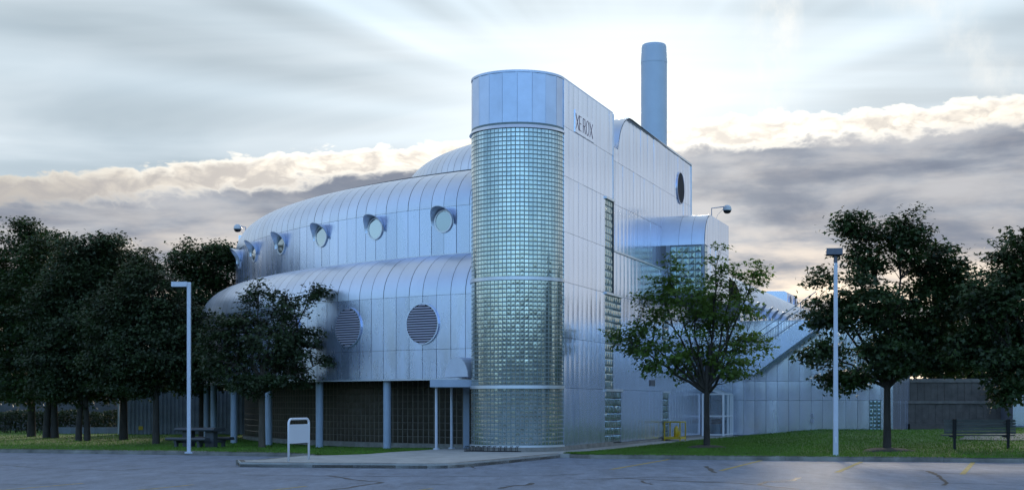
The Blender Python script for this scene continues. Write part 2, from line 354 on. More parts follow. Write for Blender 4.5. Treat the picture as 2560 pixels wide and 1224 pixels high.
# kerb stones
kerb = ob('kerb', None); kerb['kind'] = 'structure'
def kerb_run(P, step, m, back, zf=lambda x, y: 0.0, k0=0):
    P = [Vector(p[:2]) for p in P]
    for i in range(len(P)-1):
        n = max(1, round((P[i+1]-P[i]).length/step))
        for k in range(n):
            a, b = P[i].lerp(P[i+1], k/n), P[i].lerp(P[i+1], (k+1)/n); t = (b-a).normalized(); nn = Vector((-t.y, t.x))*back
            a2, b2 = (a + t*0.006, b - t*0.006) if n > 1 or step > 1 else (a, b)
            sec = [(0, -0.05), (0.0, 0.085), (0.012, 0.128), (0.05, 0.147), (0.17, 0.147), (0.17, -0.05)]
            V = []
            jz = rnd.uniform(-0.006, 0.006)
            for q in (a2, b2):
                for d, z in sec: c = q + nn*d; V.append((c.x, c.y, z + (jz if z > 0 else 0)))
            Fc = [(j, (j+1) % 6, 6+(j+1) % 6, 6+j) for j in range(6)] + [(5, 4, 3, 2, 1, 0), (6, 7, 8, 9, 10, 11)]
            if back < 0: Fc = [tuple(reversed(f)) for f in Fc]
            ob('kerb_stone', mk('kerb_stone', V, Fc, m), kerb)
kerb_run([p for p in KL[1:]], 2.4, 'kerb', 1); kerb_run(KR[1:5], 2.4, 'kerb', 1)
kerb_run(ISL, 1.6, 'dirty_kerb', 1); kerb_run([*reversed(ISL_BACK), ISL[0]], 1.6, 'kerb', 1); kerb_run(KR[:2], 1.2, 'kerb', 1)
# stall lines and cracks in the tarmac
def ribbon(name, pts, w, z, m, parent):
    V = []; P = [Vector(p[:2]) for p in pts]
    for i, p in enumerate(P):
        t = (P[min(i+1, len(P)-1)] - P[max(i-1, 0)]).normalized(); nn = Vector((-t.y, t.x)); ww = w[i] if hasattr(w, '__len__') else w
        for sgn in (-1, 1): q = p + nn*ww/2*sgn; V.append((q.x, q.y, z))
    Fc = [(2*i, 2*i+2, 2*i+3, 2*i+1) for i in range(len(P)-1)]
    return ob(name, mk(name, V, Fc, m), parent)
for a, b in (((1529, 1172), (1672, 1147.5)), ((1801, 1175.5), (1903, 1150)), ((2091, 1180), (2154, 1153)), ((2406, 1184.6), (2433, 1154.5))):
    ribbon('stall_line', [gnd(*a), gnd(*b)], 0.14, 0.004, 'yellow_line', lot)
for e in ((-9.8, 32.5), (-7.15, 31.9), (-4.53, 31.35), (-1.72, 30.5), (1.1, 29.6), (3.9, 28.7), (-12.6, 33.4)):
    b = Vector(e); ribbon('stall_line', [b - DV*5.2, b], 0.10, 0.004, 'yellow_line', lot)
cracks = [[(1762, 1164), (1775, 1170), (1778, 1176), (1790, 1181)], [(2320, 1176), (2335, 1184), (2352, 1192), (2360, 1200), (2368, 1206), (2358, 1212)],
          [(2150, 1155), (2120, 1168), (2105, 1175), (2095, 1180)], [(1605, 1200), (1612, 1206), (1630, 1210)], [(1995, 1193), (1985, 1200), (1915, 1203), (1898, 1211)],
          [(820, 1188), (870, 1196), (955, 1205), (920, 1210), (880, 1217), (820, 1224)], [(600, 1186), (700, 1187), (830, 1189), (1000, 1190), (1200, 1190), (1400, 1186), (1460, 1183)],
          [(0, 1161), (90, 1168), (200, 1172), (290, 1175), (400, 1168), (520, 1166), (600, 1167)], [(430, 1181), (600, 1184)], [(1330, 1206), (1320, 1211), (1280, 1214), (1250, 1220)], [(1440, 1198), (1560, 1194), (1700, 1202), (1850, 1207), (2000, 1222)],
          [(1560, 1194), (1640, 1191), (1760, 1193)], [(2330, 1182), (2450, 1183), (2560, 1184)], [(1700, 1202), (2000, 1205), (2300, 1204), (2560, 1212)], [(1180, 1165), (1190, 1170)], [(1000, 1208), (1150, 1211), (1300, 1212)], [(0, 1209), (60, 1211), (140, 1208)]]
for c in cracks:
    pts = []
    for i in range(len(c)-1):
        a, b = gnd(*c[i]), gnd(*c[i+1]); n = max(2, int((b-a).length/0.35))
        for k in range(n):
            p = a.lerp(b, k/n); j = 0.05 if 0 < k else 0; pts.append(p + Vector((rnd.uniform(-j, j), rnd.uniform(-j, j), 0)))
    pts.append(gnd(*c[-1])); deep = abs(c[0][1]-c[-1][1]) > 12
    ribbon('crack', pts, [rnd.uniform(0.035, 0.085)*(2.0 if deep else 1.15) for _ in pts], 0.0035, 'crack', lot)
# ================================================================== the building
bld = thing('office_building', 'silver metal-clad office building with glass-block stair tower, curved tiers and chimney', 'building', (TC.x, TC.y, GZ))
BINV = Matrix.Translation((-TC.x, -TC.y, -GZ))
def bpart(name, me, loc=None, rotz=0.0, rot=None):
    o = ob(name, me, bld, loc, rotz, rot); o.matrix_parent_inverse = BINV; return o
def rot_of(n): return math.atan2(-n[0], n[1])         # local +y looks along the outward normal n
PC = {}
def panel_mesh(w, h, bulge, m, tops=None, nx=4, ny=4, th=0.012):
    key = (round(w, 3), round(h, 3), bulge, m)
    if tops is None and key in PC: return PC[key]
    V = []
    for j in range(ny+1):
        for i in range(nx+1):
            x = -w/2 + w*i/nx; hh = h if tops is None else max(0.02, tops[i]); z = hh*j/ny
            b = bulge * (1-(2*i/nx-1)**2) * (1-(2*j/ny-1)**4); V.append((x, th + b, z))
    Fc = [(j*(nx+1)+i, (j+1)*(nx+1)+i, (j+1)*(nx+1)+i+1, j*(nx+1)+i+1) for j in range(ny) for i in range(nx)]
    n = len(V); rim = [(-w/2, 0), (w/2, 0), (w/2, h if tops is None else max(0.02, tops[-1])), (-w/2, h if tops is None else max(0.02, tops[0]))]
    V += [(x, th, z) for x, z in rim] + [(x, -0.01, z) for x, z in rim]
    Fc += [(n+i, n+(i+1) % 4, n+4+(i+1) % 4, n+4+i) for i in range(4)]
    me = mk('panel', V, Fc, m); 
    for k, p in enumerate(me.polygons): p.use_smooth = k < nx*ny
    if tops is None: PC[key] = me
    return me
def flat_panel(name, parent, p, z0, w, h, n, m, bulge=0.004, tops=None, tilt=0.004):
    me = panel_mesh(w-0.014, h-0.012, bulge, m, tops)
    return ob(name, me, parent, (p[0], p[1], z0+0.006), rot=(rnd.uniform(-tilt, tilt), 0, rot_of(n)+rnd.uniform(-tilt, tilt)))
# ---- curved tiers
def drum_core(name, c, Rr, z0, zb, a, b, A0, A1, close, m='seam_dark', n=70):
    V, Fc = [], []; prof = [(0, z0), (0, zb)] + [(a*(1-math.cos(R(t))), zb+b*math.sin(R(t))) for t in range(10, 91, 10)]
    k = len(prof)
    for i in range(n+1):
        g = A0 + (A1-A0)*i/n
        for d, z in prof: V.append((c.x+(Rr-d)*math.cos(g), c.y+(Rr-d)*math.sin(g), z))
    Fc = [(i*k+j, i*k+j+1, (i+1)*k+j+1, (i+1)*k+j) for i in range(n) for j in range(k-1)]
    q = len(V); V += [(p[0], p[1], zb+b) for p in close]
    Fc.append(tuple([i*k+k-1 for i in range(n+1)] + [q+i for i in range(len(close))]))
    return bpart(name, mk(name, V, Fc, m))
def curved_wall_panel(Rr, z0, z1, st, m, nx=2):
    V = []; g = 0.010/Rr
    for j in (0, 1):
        for i in range(nx+1):
            t = -st/2 + g + (st-2*g)*i/nx; r = Rr*math.cos(st/2)/math.cos(t) if True else Rr
            V.append(((r+0.012)*math.cos(t), (r+0.012)*math.sin(t), (z0+0.006, z1-0.006)[j]))
    Fc = [(i, i+1, nx+2+i, nx+1+i) for i in range(nx)]; n = len(V)
    for t in (-st/2+g, st/2-g):
        V += [((Rr+0.012)*math.cos(t), (Rr+0.012)*math.sin(t), z0+0.006), ((Rr+0.012)*math.cos(t), (Rr+0.012)*math.sin(t), z1-0.006), ((Rr-0.03)*math.cos(t), (Rr-0.03)*math.sin(t), z1-0.006), ((Rr-0.03)*math.cos(t), (Rr-0.03)*math.sin(t), z0+0.006)]
    Fc += [(n, n+1, n+2, n+3), (n+7, n+6, n+5, n+4)]
    return mk('wall_panel', V, Fc, m)
def curved_roof_panel(Rr, zb, a, b, st, m):
    V = []; ts = list(range(0, 91, 9)); g = 0.011/Rr; nx = 1
    for t in ts:
        d, z = a*(1-math.cos(R(t))), zb+b*math.sin(R(t)); nr, nz = math.cos(R(t)), math.sin(R(t))
        for s in (-1, 1):
            q = s*(st/2-g); V.append(((Rr-d+0.014*nr)*math.cos(q), (Rr-d+0.014*nr)*math.sin(q), z+0.014*nz+0.004))
    Fc = [(2*i, 2*i+1, 2*i+3, 2*i+2) for i in range(len(ts)-1)]; n = len(V)
    me = mk('roof_panel', V, Fc, m, True); return me
def ring(name, c, r0, r1, z0, z1, A0, A1, m, n=60):
    V = []
    for i in range(n+1):
        g = A0+(A1-A0)*i/n
        for r, z in ((r0, z0), (r1, z0), (r1, z1), (r0, z1)): V.append((c.x+r*math.cos(g), c.y+r*math.sin(g), z))
    Fc = [(i*4+j, i*4+(j+1) % 4, i*4+4+(j+1) % 4, i*4+4+j) for i in range(n) for j in range(4)]
    return bpart(name, mk(name, V, Fc, m))
wang = [ang(p, RU) for p in (1110, 944, 807, 706, 637)]
STEP = (wang[0]-wang[-1])/24
A0L, _ = plane_ang(RL); A0U, _ = plane_ang(RU)
ZS, ZL1, ZL2, ZLT = 2.76, 3.86, 5.88, 7.57
ZU2, ZUT = 9.46, 11.06
lower = drum_core('lower_drum', DC, RL-0.02, ZS, ZL2, 1.8, ZLT-ZL2, A0L-0.03, R(120), [tuple(wp(40, -2))])
upper = drum_core('upper_drum', DC, RU-0.02, ZLT-0.4, ZU2, 1.7, ZUT-ZU2, A0U-0.03, R(120), [tuple(wp(40, -2))])
mw1, mw2, mw3 = (curved_wall_panel(RL, ZS, ZL1, STEP, 'drum_metal'), curved_wall_panel(RL, ZL1, ZL2, STEP, 'drum_metal'), curved_wall_panel(RU, ZLT+0.02, ZU2, STEP, 'drum_metal'))
mr1, mr2 = curved_roof_panel(RL, ZL2, 1.8, ZLT-ZL2, STEP, 'roof_metal'), curved_roof_panel(RU, ZU2, 1.7, ZUT-ZU2, STEP, 'roof_metal')
def rings(parent, c, A_start, A_end, base, lst):
    k = 0; g = base
    while g < A_start: g += STEP
    g -= STEP
    while g > A_end:
        for nm, me in lst: ob(nm, me, parent, (c.x, c.y, 0), rot=(rnd.uniform(-0.0004, 0.0004), 0, g+rnd.uniform(-0.00015, 0.00015)))
        g -= STEP
rings(lower, DC, A0L-0.03, R(172), ang(1057, RL)+STEP/2, [('wall_panel', mw1), ('wall_panel', mw2), ('roof_panel', mr1)])
rings(upper, DC, A0U-0.03, R(172), wang[0]+STEP/2, [('wall_panel', mw3), ('roof_panel', mr2)])
ring('flashing', DC, RU-0.02, RU+0.06, ZLT-0.02, ZLT+0.06, A0U-0.03, R(165), 'trim_metal')
ring('gutter', DC, RU-1.95, RU-1.75, ZUT-0.02, ZUT+0.11, A0U-0.03, R(165), 'dark_trim')
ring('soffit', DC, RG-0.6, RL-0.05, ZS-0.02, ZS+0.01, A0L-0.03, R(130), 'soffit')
ring('drip_edge', DC, RL-0.03, RL+0.03, ZS-0.05, ZS+0.0, A0L-0.03, R(165), 'trim_metal')
# ---- third tier behind the stair tower
C3, R3, Z3B, Z3T, A3 = Vector((11.7, 74.6)), 17.3, 12.30, 13.88, 1.6
a3, s3 = plane_ang(R3, C3, -0.25)
third = drum_core('top_drum', C3, R3-0.02, 10.6, Z3B, A3, Z3T-Z3B, a3, R(130), [tuple(wp(22.0, -14)), tuple(wp(22.0, -0.27))])
st3 = STEP*RU/R3*0.95
m31, m32 = curved_wall_panel(R3, 10.8, Z3B, st3, 'drum_metal'), curved_roof_panel(R3, Z3B, A3, Z3T-Z3B, st3, 'roof_metal')
g = a3 - st3/2
while g > R(165):
    ob('wall_panel', m31, third, (C3.x, C3.y, 0), g); ob('roof_panel', m32, third, (C3.x, C3.y, 0), g); g -= st3
ring('gutter', C3, R3-A3-0.2, R3-A3-0.05, Z3T-0.02, Z3T+0.04, a3-0.25, R(160), 'dark_trim')
# ---- round windows with eyebrow hoods
def disc(r, n, y, m, name):
    V = [(r*math.cos(2*math.pi*i/n), y, r*math.sin(2*math.pi*i/n)) for i in range(n)]; return mk(name, V, [tuple(reversed(range(n)))], m)
def annulus(r0, r1, y0, y1, n, m, name):
    V = []
    for i in range(n):
        g = 2*math.pi*i/n
        for r, y in ((r1, y0), (r1, y1), (r0, y1), (r0, y0)): V.append((r*math.cos(g), y, r*math.sin(g)))
    return mk(name, V, [(4*i+j, 4*i+(j+1) % 4, 4*((i+1) % n)+(j+1) % 4, 4*((i+1) % n)+j) for i in range(n) for j in range(4)], m)
WR = 0.40
fr_me = annulus(WR-0.02, WR+0.045, -0.02, 0.055, 36, 'trim_metal', 'frame'); pane_me = disc(WR-0.015, 36, 0.035, 'window_glass', 'pane')
def hood_mesh(r, L):
    V = []; n = 22
    for lay in (0, 1):
        for i in range(n+1):
            a = R(-14 + 208*i/n); sn = max(0.0, math.sin(a)); rr = r - 0.022*lay
            ln = L*(0.20 + 0.80*sn**1.6) ; fl = 0.05*math.cos(2*a-math.pi)*0.5
            V.append((rr*math.cos(a), 0.0, rr*math.sin(a)))
            V.append(((rr+0.10+fl)*math.cos(a), ln, (rr+0.08)*math.sin(a) - 0.04 + 0.02*sn))
    k = 2*(n+1); Fc = []
    for i in range(n):
        Fc.append((2*i, 2*i+1, 2*i+3, 2*i+2)); Fc.append((k+2*i, k+2*i+2, k+2*i+3, k+2*i+1)); Fc.append((2*i+1, k+2*i+1, k+2*i+3, 2*i+3))
    Fc += [(0, k, k+1, 1), (k-2, k-1, 2*k-1, 2*k-2)]
    return mk('hood', V, Fc, 'roof_metal', False)
hood_me = hood_mesh(WR+0.09, 0.48)
ZW = 8.90
def round_window(p, z, n, big=1.0):
    w = bpart('round_window', fr_me, (p[0], p[1], z), rot_of(n)); ob('pane', pane_me, w); ob('hood', hood_me, w, (0, 0, 0.02)); return w
wstep = STEP*6
for k in range(8):
    g = wang[0] - wstep*k; n = (math.cos(g), math.sin(g)); round_window((DC.x+(RU+0.01)*n[0], DC.y+(RU+0.01)*n[1]), ZW, n)
# ---- round louvres
def louvre(p, z, n, r, ns, thin=0.30):
    o = bpart('louvre', annulus(r-0.02, r+0.03, -0.02, 0.05, 44, 'drum_metal', 'louvre'), (p[0], p[1], z), rot_of(n))
    ob('backing', disc(r-0.02, 40, 0.018, 'black', 'backing'), o)
    h = 2*r/ns
    for i in range(ns):
        zc = -r + h*(i+0.5); hw = math.sqrt(max(0.0004, (r-0.03)**2 - zc*zc))
        mb = MB(); t = h*thin
        mb.V = [(-hw, 0.022, zc+t), (hw, 0.022, zc+t), (hw, 0.062, zc-t), (-hw, 0.062, zc-t), (-hw, 0.022, zc+t-0.012), (hw, 0.022, zc+t-0.012), (hw, 0.052, zc-t-0.012), (-hw, 0.052, zc-t-0.012)]
        mb.F = [(3, 2, 1, 0), (4, 5, 6, 7), (3, 7, 6, 2), (0, 4, 7, 3), (1, 2, 6, 5)]
        ob('slat', mb.mesh('slat', 'slat'), o)
    return o
la0 = ang(1057, RL)
for k in range(4):
    g = la0 - 6*STEP*k; n = (math.cos(g), math.sin(g)); louvre((DC.x+(RL+0.012)*n[0], DC.y+(RL+0.012)*n[1]), 4.83, n, 0.76, 16)
# ---- columns and recessed ground floor
ca = [ang(p, RL-0.35) for p in (968, 803, 673, 585)]; cst = (ca[0]-ca[3])/3
col_me = MB().lathe([(0.155, -0.3), (0.155, ZS-0.01)], 20).mesh('column', 'painted_grey', True)
for k in range(7):
    g = ca[0]-cst*k; bpart('column', col_me, (DC.x+(RL-0.35)*math.cos(g), DC.y+(RL-0.35)*math.sin(g), 0))
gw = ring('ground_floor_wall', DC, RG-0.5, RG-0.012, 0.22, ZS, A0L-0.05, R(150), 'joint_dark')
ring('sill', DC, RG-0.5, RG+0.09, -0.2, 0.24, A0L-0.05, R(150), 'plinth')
bw = 0.285; bst = bw/RG; rows = 9; rh = (ZS-0.02-0.25)/rows
def pillow(w, h, d, inset, m, name, bowl=0.0):
    a, b = w/2, h/2; V = [(-a, 0, -b), (a, 0, -b), (a, 0, b), (-a, 0, b), (-a+inset, d, -b+inset), (a-inset, d, -b+inset), (a-inset, d, b-inset), (-a+inset, d, b-inset), (0, d+bowl, 0)]
    return mk(name, V, [(1, 0, 4, 5), (2, 1, 5, 6), (3, 2, 6, 7), (0, 3, 7, 4), (5, 4, 8), (6, 5, 8), (7, 6, 8), (4, 7, 8)], m)
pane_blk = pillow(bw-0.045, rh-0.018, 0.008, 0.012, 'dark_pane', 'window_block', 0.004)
blk = []
g = A0L-0.06
while g > R(188):
    for j in range(rows): blk.append((g, j))
    g -= bst
def facing(p, n):
    v = Vector((0, 0, EYE))-Vector(p); return Vector(n).dot(v.normalized())/v.length_squared
blk = [(facing((DC.x+RG*math.cos(g), DC.y+RG*math.sin(g), 1.4), (math.cos(g), math.sin(g), 0)) if abs((DC.x+RG*math.cos(g))/(DC.y+RG*math.sin(g))+0.105) < 0.075 else -1, g, j) for g, j in blk]
blk.sort(key=lambda q: -q[0])
def scatter_mesh(name, src, mats, m):
    n = len(src.vertices); co = np.empty(n*3, np.float32); src.vertices.foreach_get('co', co); co = co.reshape(-1, 3)
    V = np.concatenate([co @ np.array(M_.to_3x3().transposed(), np.float32) + np.array(M_.translation, np.float32) for M_ in mats])
    Fc = [tuple(i*n+v for v in p.vertices) for i in range(len(mats)) for p in src.polygons]
    return mk(name, V.tolist(), Fc, m)
rest = []
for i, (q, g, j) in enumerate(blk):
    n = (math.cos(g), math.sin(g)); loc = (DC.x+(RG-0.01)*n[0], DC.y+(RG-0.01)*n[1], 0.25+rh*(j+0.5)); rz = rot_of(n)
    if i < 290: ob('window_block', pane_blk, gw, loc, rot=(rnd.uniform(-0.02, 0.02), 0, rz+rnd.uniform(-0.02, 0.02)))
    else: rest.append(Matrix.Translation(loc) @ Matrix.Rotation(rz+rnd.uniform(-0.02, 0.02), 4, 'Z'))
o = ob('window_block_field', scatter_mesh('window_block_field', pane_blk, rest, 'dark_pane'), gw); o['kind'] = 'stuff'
# ---- stair tower
def tp(th, r): return TC + NV*(r*math.cos(th)) - DV*(r*math.sin(th))
def stadium(r, s1, n=36): return [tuple(tp(math.pi*i/n, r)) for i in range(n+1)][::-1] + [tuple(P0 - NV*(TR-r) + DV*s1)] if False else [tuple(P0 - NV*(TR-r) + DV*s1), tuple(P0 - NV*(TR+r) + DV*s1)] + [tuple(tp(math.pi*(1-i/n), r)) for i in range(n+1)]
tower = bpart('stair_tower', MB().prism(stadium(TR-0.03, 6.53), 0.33, 11.7).mesh('stair_tower', 'joint'))
bpart('tower_core', MB().prism(stadium(TR-0.09, 6.53), 11.65, 13.46).mesh('tower_core', 'seam_dark'))
bpart('plinth', MB().prism(stadium(TR+0.02, 6.5), -0.1, 0.31).mesh('plinth', 'plinth'))
NC = 34; dth = math.pi/NC; bwid = dth*TR
gl_me = pillow(bwid-0.030, 0.122, 0.004, 0.006, 'glass_block', 'glass_block', 0.001)
cells = []
for z0, z1 in ((0.36, 2.36), (2.47, 6.17), (6.29, 11.50)):
    n = round((z1-z0)/0.152); h = (z1-z0)/n
    for c in range(-4, NC+6):
        for k in range(n):
            z = z0+h*(k+0.5)
            if 0 <= c < NC:
                th = dth*(c+0.5); p = tp(th, TR-0.032); nn = NV*math.cos(th)-DV*math.sin(th)
            elif c >= NC: p = P0 - NV*(2*TR-0.032) + DV*(bwid*(c-NC+0.5)); nn = -NV
            else: continue
            cells.append((facing((p.x, p.y, z), (nn.x, nn.y, 0)), (p.x, p.y, z), nn))
cells.sort(key=lambda q: -q[0]); rest = []
for i, (q, p, nn) in enumerate(cells):
    jx, jz = rnd.gauss(0, 0.006), rnd.gauss(0, 0.006); rz = rot_of(nn)
    if i < 300: ob('glass_block', gl_me, tower, p, rot=(jx, 0, rz+jz))
    else: rest.append(Matrix.Translation(p) @ Matrix.Rotation(rz+jz, 4, 'Z') @ Matrix.Rotation(jx, 4, 'X'))
o = ob('glass_block_field', scatter_mesh('glass_block_field', gl_me, rest, 'glass_block'), tower); o['kind'] = 'stuff'
def tband(name, r0, r1, z0, z1, m, r1b=None):
    V = []; n = 40; r1b = r1b or r1; pts = [(i/n) for i in range(n+1)]
    L = [(tp(math.pi*t, 1.0)-TC, TC) for t in pts]; L = [(Vector(a), Vector(b)) for a, b in L] + [(-NV, TC + DV*3.0)]
    for nn, cc in L:
        for r, z in ((r0, z0), (r1, z0), (r1b, z1), (r0, z1)): q = cc + nn*r; V.append((q.x, q.y, z))
    Fc = [(i*4+j, i*4+4+j, i*4+4+(j+1) % 4, i*4+(j+1) % 4) for i in range(len(L)-1) for j in range(4)] + [(0, 1, 2, 3)]
    return bpart(name, mk(name, V, Fc, m))
tband('tower_band', TR-0.06, TR+0.022, 2.36, 2.47, 'trim_metal'); tband('tower_band', TR-0.06, TR+0.022, 6.17, 6.29, 'trim_metal')
tband('flashing', TR-0.08, TR+0.05, 11.50, 11.62, 'trim_metal', TR-0.02); tband('shadow_gap', TR-0.1, TR-0.05, 11.60, 11.70, 'dark_trim')
tband('tower_base', TR-0.06, TR+0.03, 0.29, 0.36, 'trim_metal')
nfac = 10
for i in range(nfac+3):
    if i < nfac:
        a, b = tp(math.pi*i/nfac, TR-0.045), tp(math.pi*(i+1)/nfac, TR-0.045); c = (a+b)/2; nn = (c-TC).normalized(); w = (a-b).length
    else: nn = -NV; w = 0.6; c = P0 - NV*(2*TR-0.045) + DV*(0.6*(i-nfac+0.5))
    flat_panel('cap_panel', tower, c, 11.66, w+0.008, 1.80, nn, 'cap_metal', 0.002)
bpart('parapet_cap', MB().prism(stadium(TR-0.02, 6.58), 13.455, 13.53).mesh('parapet_cap', 'cap_metal'))
# ---- side wall
ROWS = [0.26, 2.39, 4.2, 6.2, 8.0, 10.0, 11.77, 13.46]
NW = tuple(NV)
sw = bpart('side_wall', MB().prism([tuple(wp(6.5, -0.02)), tuple(wp(25.72, -0.02)), tuple(wp(25.72, -9)), tuple(wp(6.5, -9))][::-1], 0.30, 7.93).mesh('side_wall', 'seam_dark'))
up = bpart('upper_side_wall', MB().prism([tuple(wp(s3+A3+0.6, -0.27)), tuple(wp(22.05, -0.27)), tuple(wp(22.05, -4)), tuple(wp(s3+A3+0.6, -4))][::-1], 7.9, Z3T-0.01).mesh('upper_side_wall', 'seam_dark'))
bpart('upper_side_core', MB().prism([tuple(wp(6.5, -0.27)), tuple(wp(s3+A3+0.7, -0.27)), tuple(wp(s3+A3+0.7, -2.5)), tuple(wp(6.5, -2.5))][::-1], 7.9, 12.24).mesh('upper_side_core', 'seam_dark'))
def prof3(s):
    r = (wp(s, -0.25)-C3).length; d = R3 - r
    if d >= A3: return Z3T
    if d <= 0: return Z3B
    return Z3B + (Z3T-Z3B)*math.sqrt(max(0, 1-((A3-d)/A3)**2))
strip = []                                  # (s0, s1, z0, z1, w)
cw1, cw2 = 6.55/11, 15.52/26
for i in range(11):
    for r in range(7):
        if i >= 9 and r < 5: continue
        flat_panel('wall_panel', tower, wp(cw1*(i+0.5), -0.012), ROWS[r], cw1, ROWS[r+1]-ROWS[r], NW, 'side_metal', 0.009)
n2 = 32; cw3 = (25.7-6.55)/n2
winB = {(14, 0), (15, 0), (14, 2), (15, 2)}
for i in range(n2):
    for r in range(4):
        if i < 2 and r in (0, 2): continue
        if (i, r) in winB: continue
        flat_panel('side_panel', sw, wp(6.55+cw3*(i+0.5), -0.012), ROWS[r], cw3, ROWS[r+1]-ROWS[r], NW, 'side_metal', 0.009)
UR = [8.0, 10.0, 11.77, 13.88]
for i in range(26):
    s0, s1 = 6.55+cw2*i, 6.55+cw2*(i+1)
    for r in range(3):
        zt = UR[r+1]; tops = None
        if r == 2 or (r == 1 and i < 3):
            tt = [min(zt, prof3(s0+(s1-s0)*k/4)) for k in range(4, -1, -1)]
            if min(tt) < zt-0.01: tops = [t-UR[r] for t in tt]
            if max(tt) < UR[r]+0.15: continue
        flat_panel('upper_panel', up, wp((s0+s1)/2, -0.262), UR[r], cw2, zt-UR[r], NW, 'side_metal', 0.009, tops)
def wbox(name, s0, s1, w0, w1, z0, z1, m):
    P = [tuple(wp(s0, w0)), tuple(wp(s1, w0)), tuple(wp(s1, w1)), tuple(wp(s0, w1))]
    return bpart(name, MB().prism(P[::-1], z0, z1).mesh(name, m))
wbox('coping', 6.56, 25.75, -0.30, 0.05, 7.94, 8.01, 'trim_metal'); wbox('roof_edge', s3+A3-0.1, 22.12, -0.40, -0.21, Z3T-0.03, Z3T+0.05, 'trim_metal')
wbox('corner_trim', 22.04, 22.12, -0.40, -0.22, 8.0, Z3T-0.03, 'trim_metal'); wbox('corner_trim', 6.52, 6.60, -0.3, 0.02, 8.02, 13.45, 'trim_metal')
wbox('plinth', 6.5, 25.7, -0.4, 0.03, -0.1, 0.245, 'plinth')
# glass-block strips in the side wall
def glass_strip(s0, s1, z0, z1, w=-0.02, wtop=True):
    o = wbox('glass_strip', s0+0.01, s1-0.01, w-0.10, w-0.0, z0, z1, 'joint')
    nc = max(1, round((s1-s0)/0.30)); nr = max(1, round((z1-z0)/0.295)); a, b = (s1-s0)/nc, (z1-z0)/nr
    me = pillow(a-0.02, b-0.03, 0.012, 0.03, 'strip_glass', 'strip_block', 0.010)
    for i in range(nc):
        for k in range(nr):
            p = wp(s0+a*(i+0.5), w-0.002); ob('strip_block', me, o, (p.x, p.y, z0+b*(k+0.5)), rot=(rnd.gauss(0, 0.02), 0, rot_of(NW)+rnd.gauss(0, 0.03)))
    if wtop: wbox('sill_flashing', s0-0.02, s1+0.1, -0.03, 0.07, z1-0.02, z1+0.07, 'trim_metal')
e9, e11 = cw1*9, 6.55+cw3*2
glass_strip(e9, 6.53, 8.0, 9.93); glass_strip(e9, 6.53, 6.25, 7.95, wtop=False); glass_strip(e9, e11, 4.24, 6.17); glass_strip(e9, 6.53, 2.45, 4.2, wtop=False); glass_strip(e9, e11, 0.28, 2.34)
glass_strip(6.55+cw3*14, 6.55+cw3*16, 0.28, 2.34); glass_strip(6.55+cw3*14, 6.55+cw3*16, 4.24, 6.17)
wbox('jamb', 6.50, 6.56, -0.1, 0.03, 6.2, 9.93, 'dark_trim')
sl_ = s_of(1700, -0.25); p = wp(sl_, -0.245); louvre(p, z_of(470, p.y), NW, 0.76, 16, 0.13)
# small vent
p = wp(s_of(1630), 0.0); wbox('wall_vent', s_of(1624), s_of(1636), -0.02, 0.04, 2.62, 2.88, 'dark_trim')
# ---- lettering
pl = wbox('sign_panel', s_of(1436.5), s_of(1484), -0.01, 0.026, 11.80, 12.62, 'side_metal')
def letter(ch, sc, z0, h, w, t=0.032):
    mb = MB(); d = w
    def st(p, q, th=t): mb.bar(tuple(wp(sc+p[0]*d/2, 0.030)) + (z0+h*p[1],), tuple(wp(sc+q[0]*d/2, 0.030)) + (z0+h*q[1],), 0.012, th, up=(0, 0, 1)) if abs(p[1]-q[1]) < 0.3 else mb.bar(tuple(wp(sc+p[0]*d/2, 0.030)) + (z0+h*p[1],), tuple(wp(sc+q[0]*d/2, 0.030)) + (z0+h*q[1],), 0.012, th, up=tuple(DV)+(0,))
    if ch == 'X': st((-1, 1), (1, 0), t*1.2); st((-1, 0), (1, 1), t*0.6)
    if ch == 'E': st((-0.8, 0), (-0.8, 1)); [st((-0.8, y), (0.8, y), t*0.6) for y in (0.03, 0.5, 0.97)]
    if ch == 'R': st((-0.8, 0), (-0.8, 1)); st((-0.8, 0.97), (0.5, 0.97), t*0.6); st((0.55, 0.97), (0.7, 0.5), t); st((-0.8, 0.5), (0.6, 0.5), t*0.6); st((0.0, 0.5), (0.95, 0), t)
    if ch == 'O':
        pp = [(0.9*math.cos(a*math.pi/7), 0.5+0.5*math.sin(a*math.pi/7)) for a in range(15)]
        for a in range(14): st(pp[a], pp[a+1], t*0.7)
    ob('letter', mb.mesh('letter', 'letter_red'), pl)
ls = [s_of(x) for x in (1442, 1449.5, 1459, 1467.5, 1476.5)]
lw = [0.40, 0.30, 0.34, 0.40, 0.40]
for ch, s_, w_ in zip('XEROX', ls, lw): letter(ch, s_, 11.93, 0.55, w_)
# ---- chimney
CD = 72.0; cx = (1635-1280)/F*CD
cz = z_of(112, CD)
bpart('chimney', MB().lathe([(0.655, 13.0), (0.655, cz-0.95), (0.665, cz-0.95), (0.665, cz-0.9), (0.62, cz-0.12), (0.59, cz-0.03), (0.55, cz), (0.5, cz-0.3)], 56, (cx, CD, 0)).mesh('chimney', 'chimney_grey', False))
